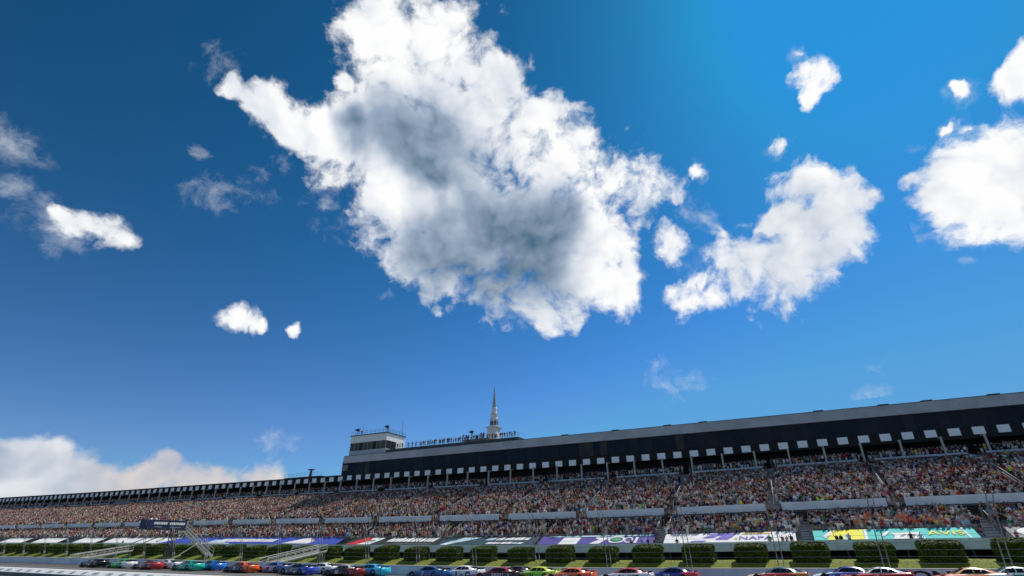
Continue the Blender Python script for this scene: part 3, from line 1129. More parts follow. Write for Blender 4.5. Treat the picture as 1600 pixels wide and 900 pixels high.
# sloped fascia in long sheets with fine horizontal ribs
x = XB
while x < X1 - 1:
    xe = min(x + 12.0, X1)
    b = MB()
    nrib = 7
    prof = []
    for r in range(nrib + 1):
        f = r / nrib
        y, z = 116.38 + 0.62 * f, 24.5 + 2.05 * f
        prof += [(y, z), (y - 0.02, z + 0.03)] if r < nrib else [(y, z)]
    prof += [(117.3, 26.55), (117.3, 24.5)]
    b.sweep_x(prof, [x + 0.012, xe - 0.012], use_sag=False)
    link('fascia_sheet', b.mesh('fascia_sheet'), M_FASCIA, bld)
    x += 12.0
wallbox(bld, 'fascia_cap', M_DARKSTEEL, XB - 0.1, X1, 116.95, 117.35, 26.56, 26.64)
wallbox(bld, 'roof', mat('roof membrane', (0.30, 0.30, 0.30), 0.9, var=0.2), XB, X1, 117.3, 126.0, 26.41, 26.55)
for u in (882, 960, 1041, 1097, 1280, 1385, 1455, 1565):
    xv = x_at(u, 118.2, 650)
    b = MB()
    b.box(xv - 0.8, xv + 0.8, 117.6, 119.0, 26.56, 26.86)
    b.box(xv - 0.9, xv + 0.9, 117.5, 119.1, 26.865, 26.92)
    link('roof_vent', b.mesh('roof_vent'), M_DARKSTEEL, bld)
wallbox(bld, 'end_wall', M_FASCIA, XB - 0.22, XB - 0.002, 117.0, 126.0, 19.8, 26.5)
b = MB()
b.box(XB - 0.06, XB - 0.02, 116.75, 116.98, 22.4, 24.2)
b.box(XB + 0.25, XB + 2.2, 116.6, 116.69, 22.45, 24.0)
link('corner_window', b.mesh('corner_window'), mat('pale corner window', (0.16, 0.15, 0.12), 0.3, var=0.3), bld)

canopy = thing('canopy', 'low black roof with white boards over the far end of the grandstand', 'roof', (-230, 116.5, 15))
LX = xrange(X0, XB - 0.3, 6)
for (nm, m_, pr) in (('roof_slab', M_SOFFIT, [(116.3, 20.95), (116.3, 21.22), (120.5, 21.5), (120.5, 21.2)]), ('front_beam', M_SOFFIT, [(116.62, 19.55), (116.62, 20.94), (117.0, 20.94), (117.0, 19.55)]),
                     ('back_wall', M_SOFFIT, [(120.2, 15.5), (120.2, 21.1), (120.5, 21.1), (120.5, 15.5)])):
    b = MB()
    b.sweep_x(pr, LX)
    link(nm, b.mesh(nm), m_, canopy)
bm_board = MB()
bm_board.box(-0.84, 0.84, -0.03, 0.03, -0.62, 0.62)
for zz in (-0.2, 0.2):
    bm_board.box(-0.85, 0.85, -0.036, 0.0, zz - 0.012, zz + 0.012)
ME_BOARD = bm_board.mesh('section_board')
k = 0
while True:
    xp = 33.4 + 7 * PANW - k * PANW
    if xp < X0 + 1:
        break
    root = bld if xp > XB else canopy
    link('section_board', ME_BOARD, M_BOARD, root, (xp, 116.57, (20.42 if xp > XB else 20.25) + float(sag(xp, 116)) * 0.9))
    k += 1
k = 0
while True:
    xp = 30.2 + 5 * 6.0 - k * 6.0
    if xp < X0 + 1:
        break
    root = bld if xp > XB else canopy
    z = float(sag(xp, 116))
    b = MB()
    b.box(xp - 0.15, xp + 0.15, 115.25, 115.55, 16.3 + z, 19.62 + z * 0.6)
    b.box(xp - 0.2, xp + 0.2, 115.2, 116.65, 19.58 + z * 0.6, 19.75 + z * 0.6)
    link('column', b.mesh('column'), M_COLUMN, root)
    k += 1

# press box on the roof
PB = thing('press_box', 'white two tone control booth with wide windows on the roof corner', 'building', (-108, 122, 26.55))
px0, px1, py0, py1 = -114.7, -101.2, 118.0, 126.4
M_PBG = mat('booth grey cladding', (0.42, 0.44, 0.47), 0.55, var=0.05, scale=0.5)
M_PBW = mat('booth white cladding', (0.82, 0.82, 0.80), 0.55, var=0.04, scale=0.5)
wallbox(PB, 'lower_wall', M_PBG, px0, px1, py0, py1, 26.56, 28.05)
wallbox(PB, 'upper_wall', M_PBW, px0, px1, py0 + 0.02, py1, 30.30, 32.35)
wallbox(PB, 'window_band', M_SOFFIT, px0 + 0.3, px1 - 0.3, py0 + 0.35, py1 - 0.3, 28.05, 30.30)
wallbox(PB, 'side_wall', M_PBW, px1 - 0.28, px1 - 0.002, py0 + 4.6, py1 - 0.01, 28.052, 30.298)
wallbox(PB, 'roof_edge', M_DARKSTEEL, px0 - 0.25, px1 + 0.25, py0 - 0.2, py1 + 0.2, 32.36, 32.55)
pane_m = [glass_mat('booth glass', (0.05, 0.05, 0.038, 1), 0.15), glass_mat('booth glass dark', (0.018, 0.018, 0.016, 1), 0.12)]
for i in range(8):
    xa = px0 + 0.1 + i * 1.66
    wallbox(PB, 'window_pane', pane_m[(i * 5) % 3 % 2], xa + 0.04, xa + 1.6, py0 + 0.06, py0 + 0.1, 28.1, 30.25)
for i in range(3):
    ya = py0 + 0.12 + i * 1.5
    wallbox(PB, 'window_pane', pane_m[1], px1 - 0.1, px1 - 0.06, ya + 0.03, ya + 1.44, 28.1, 30.25)
for i in range(9):
    xa = px0 + 0.1 + i * 1.66
    wallbox(PB, 'mullion', M_PBG, xa - 0.03, xa + 0.03, py0 + 0.01, py0 + 0.2, 28.052, 30.298)
b = MB()
for i in range(10):
    xa = px0 + i * (px1 - px0) / 9
    b.bar((xa, py0, 32.5), (xa, py0, 33.6), 0.035, 4)
for i in range(7):
    ya = py0 + i * (py1 - py0) / 6
    b.bar((px1, ya, 32.5), (px1, ya, 33.6), 0.035, 4)
for zz in (33.1, 33.6):
    b.bar((px0, py0, zz), (px1, py0, zz), 0.03, 4)
    b.bar((px1, py0, zz), (px1, py1, zz), 0.03, 4)
link('roof_railing', b.mesh('roof_railing'), M_DARKSTEEL, PB)
for (u, h) in ((562, 5.2), (567, 7.4), (572, 4.4)):
    xa = x_at(u, 121, 675)
    b = MB()
    b.bar((xa, 121, 32.5), (xa, 121, 32.5 + h * 0.5), 0.05, 5)
    b.bar((xa, 121, 32.5 + h * 0.5), (xa, 121, 32.5 + h * 0.72), 0.022, 5)
    link('antenna', b.mesh('antenna'), M_STEEL, PB)
xa = x_at(622, 122, 660)
b = MB()
b.bar((px1 - 0.6, 125.5, 32.5), (px1 - 0.6, 125.5, 37.4), 0.06, 5)
link('antenna', b.mesh('antenna'), M_STEEL, PB)

# viewing deck beside the press box
deck = thing('roof_deck', 'railed viewing deck along the roof edge crowded with standing people', 'deck', (-77, 119, 26.55))
DX0, DX1 = -100.6, -58.6
wallbox(deck, 'deck_floor', M_DARKSTEEL, DX0, DX1, 117.45, 121.0, 26.72, 27.45)
b = MB()
for i, xa in enumerate(xrange(DX0, DX1, 1.5)):
    b.bar((xa, 117.5, 27.4), (xa, 117.5, 28.5), 0.03, 4)
for zz in (27.95, 28.5):
    b.bar((DX0, 117.5, zz), (DX1, 117.5, zz), 0.028, 4)
b.bar((DX1, 117.5, 28.5), (DX1, 121, 28.5), 0.03, 4)
link('deck_railing', b.mesh('deck_railing'), M_DARKSTEEL, deck)
# raised platform on the deck near the steeple
xa = x_at(740, 120, 690)
b = MB()
b.box(xa - 3.2, xa + 4.8, 119.2, 121.0, 28.1, 28.3)
for q in (-3.1, -1.1, 0.9, 2.9, 4.7):
    b.bar((xa + q, 119.3, 27.4), (xa + q, 119.3, 29.4), 0.05, 4)
b.bar((xa - 3.1, 119.3, 29.35), (xa + 4.7, 119.3, 29.35), 0.04, 4)
b.bar((xa - 3.1, 119.3, 28.8), (xa + 4.7, 119.3, 28.8), 0.03, 4)
link('raised_platform', b.mesh('raised_platform'), M_DARKSTEEL, deck)


def tv_camera(x, y, z, label, head=0.0, tall=1.3):
    """broadcast camera: tripod, box body, long lens, hood"""
    t = thing('broadcast_camera', label, 'camera', (x, y, z), 'broadcast cameras on the roofs')
    b = MB()
    for a in (0.3, 2.4, 4.5):
        b.bar((x + 0.45 * math.cos(a), y + 0.45 * math.sin(a), z), (x, y, z + tall), 0.035, 4)
    link('tripod', b.mesh('tripod'), M_DARKSTEEL, t)
    b = MB()
    b.box(x - 0.2, x + 0.2, y - 0.35, y + 0.45, z + tall, z + tall + 0.42)
    link('camera_body', b.mesh('camera_body'), M_BLACK, t)
    b = MB()
    b.bar((x, y - 0.34, z + tall + 0.2), (x, y - 1.05, z + tall + 0.16), 0.14, 8, 0.19)
    link('lens', b.mesh('lens', True), M_BLACK, t)
    b = MB()
    b.box(x - 0.55, x + 0.55, y - 0.5, y + 0.6, z + tall + 0.55, z + tall + 0.62)
    b.bar((x, y + 0.1, z + tall + 0.4), (x, y + 0.1, z + tall + 0.56), 0.04, 4)
    link('sun_shade', b.mesh('sun_shade'), M_BLACK, t)
    return t


tv_camera(-112.9, 118.6, 32.55, 'dark broadcast camera under a shade at the outer corner of the booth roof')
tv_camera(x_at(604, 118.5, 672), 118.7, 32.55, 'dark broadcast camera under a shade above the booth side windows')
tv_camera(x_at(737, 119.9, 680), 119.9, 28.3, 'dark broadcast camera under a shade on the raised deck platform by the steeple', tall=1.7)

# platform with rails and a mast on the low roof
rp = thing('roof_platform', 'railed camera platform with a short mast on the low roof', 'platform', (-132, 118, 21.4))
zr = 21.35 + float(sag(-132, 116))
xa, xb = x_at(448, 118, 745), x_at(505, 118, 742)
b = MB()
b.box(xa, xb, 117.2, 119.4, zr, zr + 0.25)
link('platform_floor', b.mesh('platform_floor'), M_DARKSTEEL, rp)
b = MB()
for q in xrange(xa, xb, 1.8):
    b.bar((q, 117.3, zr + 0.2), (q, 117.3, zr + 1.3), 0.04, 4)
b.bar((xa, 117.3, zr + 1.3), (xb, 117.3, zr + 1.3), 0.035, 4)
b.bar((xa, 117.3, zr + 0.8), (xb, 117.3, zr + 0.8), 0.03, 4)
link('platform_railing', b.mesh('platform_railing'), M_STEEL, rp)
xm = x_at(486, 118, 738)
b = MB()
b.bar((xm, 118, zr + 0.2), (xm, 118, zr + 2.1), 0.45, 8, 0.32)
b.box(xm - 0.8, xm + 0.8, 117.4, 118.6, zr + 2.1, zr + 2.4)
link('mast', b.mesh('mast'), M_DARKSTEEL, rp)

# ------------------------------------------------------------------ steeple behind the building
SY = 132.0
sx, _ = at_y(772, 660, SY)


def sz(v):
    return at_y(770, v, SY)[1]


ppm = 1.0 / (at_y(771, 660, SY)[0] - at_y(770, 660, SY)[0])
M_STW = mat('white steeple paint', (0.72, 0.72, 0.71), 0.55, var=0.06)
M_STD = mat('steeple louvre', (0.10, 0.10, 0.11), 0.7, var=0.2)
M_SPIRE = mat('grey spire sheet', (0.34, 0.36, 0.40), 0.4, metal=0.4, var=0.08)
st = thing('steeple', 'slim white church steeple with a tapering spire behind the roof', 'steeple', (sx, SY, 0))


def prism(b, n, z0, r0, z1, r1, ph=0.0):
    V = []
    for z, r in ((z0, r0), (z1, r1)):
        for i in range(n):
            a = 2 * math.pi * (i + 0.5) / n + ph
            V.append((sx + r * math.cos(a), SY + r * math.sin(a), z))
    b.add(V, [(i, (i + 1) % n, n + (i + 1) % n, n + i) for i in range(n)] + [tuple(range(n)), tuple(range(n, 2 * n))])


hb = 9.5 / ppm * 0.74
b = MB()
prism(b, 4, 0, hb * 1.35, sz(669.5), hb * 1.35)
link('tower_shaft', b.mesh('tower_shaft'), M_STW, st)
b = MB()
prism(b, 4, sz(669.4), hb * 1.65, sz(668), hb * 1.7)
prism(b, 4, sz(667.98), hb * 1.35, sz(666.5), hb * 1.0)
link('cornice', b.mesh('cornice'), M_STW, st)
b = MB()
prism(b, 8, sz(666.48), hb * 0.80, sz(656.5), hb * 0.76)
link('belfry', b.mesh('belfry'), M_STW, st)
za, zb_ = sz(665.5), sz(658)
for i in range(8):
    a = 2 * math.pi * i / 8
    V = []
    for (s_, z) in ((-0.15, za), (0.15, za), (0.15, zb_ - 0.3), (0, zb_), (-0.15, zb_ - 0.3)):
        V.append((sx + hb * 0.775 * math.cos(a) - s_ * 2.2 * math.sin(a), SY + hb * 0.775 * math.sin(a) + s_ * 2.2 * math.cos(a), z))
    b = MB()
    b.add(V, [(0, 1, 2, 3, 4)])
    link('louvre', b.mesh('louvre'), M_STD, st)
b = MB()
prism(b, 8, sz(656.48), hb * 0.9, sz(655.5), hb * 0.92)
prism(b, 8, sz(655.48), hb * 0.68, sz(648.6), hb * 0.66)
prism(b, 8, sz(648.58), hb * 0.8, sz(647.4), hb * 0.82)
link('middle_stage', b.mesh('middle_stage'), M_STW, st)
b = MB()
prism(b, 8, sz(647.38), hb * 0.54, sz(639.5), hb * 0.50)
prism(b, 8, sz(639.48), hb * 0.56, sz(637), hb * 0.44)
link('upper_stage', b.mesh('upper_stage'), M_STW, st)
b = MB()
prism(b, 8, sz(636.98), hb * 0.42, sz(604), 0.05)
link('spire', b.mesh('spire'), M_SPIRE, st)

# ------------------------------------------------------------------ flag stand and access stairs
fs = thing('flag_stand', 'navy signed starter stand on a lattice tower with steep stairs behind the track wall', 'flag stand', (-97.4, 61.5, 0.5))
FX, zf = -97.4, float(sag(-97.4, 60))
M_NAVYP = mat('navy sign paint', (0.012, 0.022, 0.085), 0.5, var=0.15)
b = MB()
b.box(FX - 1.4, FX + 0.2, 55.9, 63.2, 5.55 + zf, 5.70 + zf)
link('platform', b.mesh('platform'), M_DARKSTEEL, fs)
b = MB()
b.box(FX + 0.22, FX + 0.30, 55.9, 62.8, 5.72 + zf, 7.05 + zf)
link('sign_board', b.mesh('sign_board'), M_NAVYP, fs)
b = MB()
b.box(FX - 1.38, FX + 0.2, 55.8, 55.88, 5.72 + zf, 7.05 + zf)
link('end_board', b.mesh('end_board'), M_NAVYP, fs)
rr = random.Random(4)
for (ya, yb) in ((57.1, 59.4), (59.8, 62.2)):
    y = ya
    while y < yb:
        wv = rr.uniform(0.16, 0.34)
        V = [(FX + 0.305, y, 6.35 + zf), (FX + 0.305, y + wv, 6.35 + zf), (FX + 0.305, y + wv + 0.06, 6.72 + zf), (FX + 0.305, y + 0.06, 6.72 + zf)]
        q = MB()
        q.add(V, [(0, 1, 2, 3)])
        link('letter', q.mesh('letter'), M_WHITE, fs)
        y += wv + 0.06
q = MB()
for (ya, yb) in ((57.3, 58.6), (59.9, 61.9)):
    q.add([(FX + 0.305, ya, 5.92 + zf), (FX + 0.305, yb, 5.92 + zf), (FX + 0.305, yb, 6.0 + zf), (FX + 0.305, ya, 6.0 + zf)], [(0, 1, 2, 3)])
link('small_print', q.mesh('small_print'), M_MARK, fs)
b = MB()
for (dx, dy) in ((-0.5, -0.4), (0.3, -0.4), (-0.5, 0.4), (0.3, 0.4)):
    b.bar((FX + dx, 61.2 + dy, 0.3 + zf), (FX + dx, 61.2 + dy, 5.6 + zf), 0.07, 4)
for i in range(10):
    z0 = 0.4 + zf + i * 0.52
    b.bar((FX + 0.3, 60.8, z0), (FX + 0.3, 61.6, z0 + 0.52), 0.04, 4)
    b.bar((FX - 0.5, 60.8, z0 + 0.52), (FX + 0.3, 60.8, z0), 0.04, 4)
    b.bar((FX - 0.5, 61.6, z0), (FX + 0.3, 61.6, z0 + 0.52), 0.04, 4)
link('lattice_tower', b.mesh('lattice_tower'), M_DARKSTEEL, fs)
b = MB()
for s_ in (-1.2, 0.1):
    V = [(FX + s_ + d, y, z + zf) for d in (0, 0.08) for (y, z) in ((62.8, 5.7), (63.2, 5.75), (69.4, 1.55), (69.2, 1.1))]
    b.add(V, [(0, 1, 2, 3), (7, 6, 5, 4), (0, 4, 5, 1), (1, 5, 6, 2), (2, 6, 7, 3), (3, 7, 4, 0)])
for i in range(18):
    f = (i + 0.5) / 18
    y, z = 63.1 + 6.1 * f, 5.6 - 4.1 * f
    b.box(FX - 1.1, FX + 0.1, y - 0.16, y + 0.16, z + zf - 0.03, z + zf + 0.02)
link('stairs', b.mesh('stairs'), M_ALU, fs)
b = MB()
for s_ in (-1.2, 0.15):
    b.bar((FX + s_, 63.0, 6.75 + zf), (FX + s_, 69.3, 2.6 + zf), 0.045, 5)
    b.bar((FX + s_, 63.0, 6.25 + zf), (FX + s_, 69.3, 2.1 + zf), 0.03, 4)
    for i in range(6):
        f = i / 5
        b.bar((FX + s_, 63.0 + 6.3 * f, 5.7 - 4.15 * f + zf), (FX + s_, 63.0 + 6.3 * f, 6.75 - 4.15 * f + zf), 0.03, 4)
b.bar((FX + 0.15, 61.6, 0.8 + zf), (FX + 0.15, 66.0, 3.6 + zf), 0.06, 5)
link('stair_railing', b.mesh('stair_railing'), M_RAILING, fs)
b = MB()
b.bar((FX - 1.2, 68.9, 0.2 + zf), (FX - 1.2, 68.9, 1.5 + zf), 0.07, 4)
b.bar((FX + 0.1, 68.9, 0.2 + zf), (FX + 0.1, 68.9, 1.5 + zf), 0.07, 4)
link('stair_foot', b.mesh('stair_foot'), M_STEEL, fs)

for (xr, ya, yb, za, zb_, words) in ((-126.3, 60.6, 71.0, 0.45, 2.1, 'white railed access ramp rising from the wall beside the long plain white banner'),
                                     (-73.2, 60.6, 72.4, 0.45, 2.35, 'white railed access ramp rising from the wall below the black banner')):
    t = thing('access_ramp', words, 'ramp', (xr, 65, 0.4), 'railed ramps between wall and stand')
    z = float(sag(xr, 65))
    b = MB()
    V = [(xr + d, y, zz + z) for d in (-0.8, 0.8) for (y, zz) in ((ya, za), (yb, zb_), (yb, zb_ - 0.16), (ya, za - 0.16))]
    b.add(V, [(0, 1, 2, 3), (7, 6, 5, 4), (0, 4, 5, 1), (1, 5, 6, 2), (2, 6, 7, 3), (3, 7, 4, 0)])
    link('ramp_deck', b.mesh('ramp_deck'), M_ALU, t)
    for s_ in (-0.85, 0.85):
        b = MB()
        for h, r in ((1.05, 0.06), (0.12, 0.08), (0.6, 0.03)):
            b.bar((xr + s_, ya, za + h + z), (xr + s_, yb, zb_ + h + z), r, 5)
        for i in range(8):
            f = i / 7
            b.bar((xr + s_, ya + (yb - ya) * f, za + (zb_ - za) * f + z), (xr + s_, ya + (yb - ya) * f, za + (zb_ - za) * f + 1.05 + z), 0.04, 4)
        link('railing', b.mesh('railing'), M_RAILING, t)
    b = MB()
    for f in (0.35, 0.68, 0.98):
        y = ya + (yb - ya) * f
        for s_ in (-0.7, 0.7):
            b.bar((xr + s_, y, bank_z(xr, y) - 0.1), (xr + s_, y, za + (zb_ - za) * f + z - 0.1), 0.06, 4)
    link('supports', b.mesh('supports'), M_STEEL, t)

# ------------------------------------------------------------------ race cars
M_TYRE = mat('tyre rubber', (0.012, 0.012, 0.013), 0.8, var=0.2)
M_RIM = mat('black wheel', (0.05, 0.05, 0.055), 0.35, metal=0.7, var=0.1)
M_CARGLASS = mat('car glass', (0.012, 0.014, 0.018), 0.08, var=0.1, spec=0.6)
M_CARBON = mat('black car trim', (0.015, 0.015, 0.017), 0.4, var=0.2)
M_DRIVER = mat('white net and helmet', (0.30, 0.30, 0.30), 0.7, var=0.3, scale=8)


def paint(r, g, b):
    nm = 'car paint %d %d %d' % (r, g, b)
    return mat(nm, rgb(r, g, b)[:3], 0.28, var=0.05, scale=1.0, spec=0.5, coat=0.6)


# body sections: x, half width at sill / belt / deck edge, belt height, deck height at edge and middle
ST = [(-2.50, .70, .74, .60, .34, .42, .46), (-2.42, .82, .88, .72, .38, .52, .56), (-2.15, .92, .97, .80, .44, .60, .65), (-1.75, .96, 1.0, .84, .52, .67, .72),
      (-1.30, .96, 1.0, .86, .58, .74, .78), (-0.80, .96, .99, .87, .62, .81, .84), (-0.2, .96, .99, .88, .64, .84, .86), (0.6, .96, .99, .88, .66, .86, .88),
      (1.2, .97, 1.0, .88, .68, .89, .91), (1.75, .97, 1.0, .87, .70, .92, .94), (2.2, .95, .99, .86, .70, .93, .95), (2.44, .93, .97, .84, .68, .92, .94), (2.50, .90, .94, .80, .55, .78, .80)]


def car_body():
    V, F, MI = [], [], []
    n = 9
    for (x, ws, wb, wd, zb0, ze, zm) in ST:
        pts = [(-ws, .10), (-wb, zb0 * .6), (-wb * .995, zb0), (-wd, ze), (0, zm), (wd, ze), (wb * .995, zb0), (wb, zb0 * .6), (ws, .10)]
        V += [(x, y, z) for y, z in pts]
    for i in range(len(ST) - 1):
        for j in range(n - 1):
            F.append((i * n + j, (i + 1) * n + j, (i + 1) * n + j + 1, i * n + j + 1))
            xm = (ST[i][0] + ST[i + 1][0]) / 2
            top = j in (3, 4)
            MI.append(0 if (xm < -1.0 and top) or xm < -1.9 else (2 if xm > 1.0 else 1))
        F.append((i * n, i * n + n - 1, (i + 1) * n + n - 1, (i + 1) * n))
        MI.append(1)
    F.append(tuple(range(n)))
    MI.append(0)
    F.append(tuple((len(ST) - 1) * n + j for j in range(n)))
    MI.append(2)
    me = tri_mesh('body', V, F, MI)
    bm = bmesh.new()
    bm.from_mesh(me)
    bmesh.ops.recalc_face_normals(bm, faces=bm.faces)
    bmesh.ops.bevel(bm, geom=[e for e in bm.edges if e.calc_face_angle(0) > 0.5], offset=0.03, segments=2, affect='EDGES', clamp_overlap=True)
    bm.to_mesh(me)
    bm.free()
    me.polygons.foreach_set('use_smooth', [True] * len(me.polygons))
    return me


GH = [(-0.86, .80, .80, .845), (-0.05, .84, .56, 1.235), (0.35, .85, .56, 1.275), (0.85, .85, .55, 1.26), (1.25, .84, .53, 1.18), (2.0, .76, .66, .955)]


def car_cabin():
    V, F = [], []
    for (x, wb, wt, zt) in GH:
        zb_ = 0.83 + 0.035 * (x + 0.86)
        zt = max(zt, zb_ + 0.02)
        V += [(x, -wb, zb_), (x, -wt, zt - 0.03), (x, -wt * .6, zt), (x, wt * .6, zt), (x, wt, zt - 0.03), (x, wb, zb_)]
    n = 6
    for i in range(len(GH) - 1):
        for j in range(n - 1):
            F.append((i * n + j, (i + 1) * n + j, (i + 1) * n + j + 1, i * n + j + 1))
    F += [tuple(range(n)), tuple((len(GH) - 1) * n + j for j in range(n))]
    m_ = MB()
    m_.add(V, F)
    return m_.mesh('roof', True)


def cab(x, side, f):
    """point of the cabin surface: f from 0 at the belt to 1 at the roof edge"""
    xs = [g_[0] for g_ in GH]
    zb_ = 0.83 + 0.035 * (x + 0.86)
    wb = float(np.interp(x, xs, [g_[1] for g_ in GH]))
    wt = float(np.interp(x, xs, [g_[2] for g_ in GH]))
    zt = float(np.interp(x, xs, [g_[3] for g_ in GH])) - 0.03
    return Vector((x, side * (wb + (wt - wb) * f + 0.012), zb_ + (zt - zb_) * f))


def side_window(s_):
    m_ = MB()
    lo = [-0.50, -0.1, 0.3, 0.7, 1.15, 1.42]
    hi = [-0.16, 0.05, 0.35, 0.68, 0.98, 1.12]
    V = [cab(x, s_, 0.10) for x in lo] + [cab(x, s_, 0.86) for x in hi]
    n = len(lo)
    m_.add(V, [(i, i + 1, n + i + 1, n + i) for i in range(n - 1)])
    return m_.mesh('side_window')


def net(s_):
    m_ = MB()
    V = [cab(0.33, s_, 0.1) + Vector((0, s_ * .006, 0)), cab(0.40, s_, 0.1) + Vector((0, s_ * .006, 0)), cab(0.42, s_, .86) + Vector((0, s_ * .006, 0)), cab(0.36, s_, .86) + Vector((0, s_ * .006, 0))]
    m_.add(V, [(0, 1, 2, 3)])
    return m_.mesh('pillar')


def plate(pts, name):
    m_ = MB()
    m_.add(pts, [tuple(range(len(pts)))])
    return m_.mesh(name)


ME_BODY, ME_CAB = car_body(), car_cabin()
ME_SIDE = {s_: side_window(s_) for s_ in (-1, 1)}
ME_NET = {s_: net(s_) for s_ in (-1, 1)}
ME_WIND = plate([(-0.80, -.70, .885), (-0.80, .70, .885), (-0.10, .50, 1.232), (-0.10, -.50, 1.232)], 'windshield')
ME_REAR = plate([(1.30, -.46, 1.175), (1.30, .46, 1.175), (1.90, .58, 1.005), (1.90, -.58, 1.005)], 'rear_window')
_b = MB()
_b.add([(2.28, -.80, .95), (2.28, .80, .95), (2.46, .80, 1.10), (2.46, -.80, 1.10), (2.30, -.80, .94), (2.30, .80, .94), (2.48, .80, 1.09), (2.48, -.80, 1.09)],
       [(0, 1, 2, 3), (7, 6, 5, 4), (0, 4, 5, 1), (1, 5, 6, 2), (2, 6, 7, 3), (3, 7, 4, 0)])
ME_SPOIL = _b.mesh('spoiler')
_b = MB()
_b.box(-2.58, -2.0, -.88, .88, .07, .11)
ME_SPLIT = _b.mesh('splitter')


def ring_mesh(name, r0, r1, w_, n=18):
    m_ = MB()
    V = []
    for (r, y) in ((r0, -w_ / 2), (r1, -w_ / 2), (r1, w_ / 2), (r0, w_ / 2)):
        V += [(r * math.cos(2 * math.pi * i / n), y, r * math.sin(2 * math.pi * i / n)) for i in range(n)]
    F = []
    for k in range(4):
        a, b_ = k * n, ((k + 1) % 4) * n
        F += [(a + i, a + (i + 1) % n, b_ + (i + 1) % n, b_ + i) for i in range(n)]
    m_.add(V, F)
    return m_.mesh(name, False)


ME_TYRE = ring_mesh('tyre', 0.23, 0.345, 0.30)
_b = MB()
for i in range(10):
    a = 2 * math.pi * i / 10
    _b.bar((0.04 * math.cos(a), 0, 0.04 * math.sin(a)), (0.23 * math.cos(a), 0, 0.23 * math.sin(a)), 0.035, 4)
_b.bar((0, -0.06, 0), (0, 0.06, 0), 0.07, 8)
ME_RIM = _b.mesh('rim')
ME_ARCH = ring_mesh('wheel_arch', 0.02, 0.40, 0.02)


def car(x, y, cols, num, label, numcol=(255, 255, 255), words=None, wcol=(255, 255, 255), stripe=None):
    """stock car heading -X; cols = nose, doors, rear, roof"""
    t = thing('race_car', label, 'race car', (x, y, 0.0 + float(sag(x, y))), 'race cars on the track')
    at = Vector(t['at'])
    del t['at']
    t.rotation_euler = (0, 0, random.uniform(-0.012, 0.012))
    c = [paint(*q) for q in cols]
    body = link('body', ME_BODY, [c[0], c[1], c[2]], t, own=True)
    link('roof', ME_CAB, [c[3]], t, own=True)
    link('windshield', ME_WIND, [M_CARGLASS], t, own=True)
    link('rear_window', ME_REAR, [M_CARGLASS], t, own=True)
    for s_ in (-1, 1):
        link('side_window', ME_SIDE[s_], [M_CARGLASS], t, own=True)
        link('pillar', ME_NET[s_], [c[3]], t, own=True)
    link('spoiler', ME_SPOIL, [M_CARBON if stripe is None else paint(*stripe)], t, own=True)
    link('splitter', ME_SPLIT, [M_CARBON], t, own=True)
    for wx in (-1.52, 1.36):
        for s_ in (-1, 1):
            link('wheel_arch', ME_ARCH, [M_BLACK], t, (wx, s_ * 0.985, 0.36), own=True)
            wh = link('wheel', ME_TYRE, [M_TYRE], t, (wx, s_ * 0.87, 0.345), own=True)
            link('rim', ME_RIM, [M_RIM], wh, (0, s_ * 0.10, 0), own=True)
    # number on the doors and roof, sponsor words on the rear quarter
    me = text_mesh(num, 0.55, 0.002, 0.15, 0.012)
    link('number', me, paint(*numcol), t, (-0.15, -1.003, 0.50), (math.pi / 2, 0, 0))
    me2 = text_mesh(num, 0.75, 0.002, 0.1, 0.012)
    link('number', me2, paint(*numcol), t, (0.42, 0, 1.292), (0, 0, -math.pi / 2))
    rc_ = random.Random(num)
    for q in range(3):
        xa = (-1.05, 0.28, 1.78)[q] + rc_.uniform(-0.05, 0.05)
        L_ = rc_.uniform(0.22, 0.42)
        cc = rc_.choice(((235, 235, 235), (20, 20, 22), (230, 190, 40), (200, 40, 40), (40, 80, 170)))
        d = plate([(xa, -1.006, 0.32), (xa + L_, -1.006, 0.32), (xa + L_ + 0.08, -1.006, 0.47), (xa + 0.08, -1.006, 0.47)], 'side_decal')
        link('side_decal', d, paint(*cc), t)
    cc = rc_.choice(((235, 235, 235), (20, 20, 22), (230, 190, 40), (200, 40, 40)))
    d = plate([(-1.7, -0.32, 0.742), (-1.7, 0.32, 0.742), (-1.2, 0.42, 0.806), (-1.2, -0.42, 0.806)], 'hood_decal')
    link('hood_decal', d, paint(*cc), t)
    if words:
        me = text_mesh(words, 0.30, 0.002, 0.0, 0.008)
        link('lettering', me, paint(*wcol), t, (0.95, -1.012, 0.60), (math.pi / 2, 0, 0))
    return t


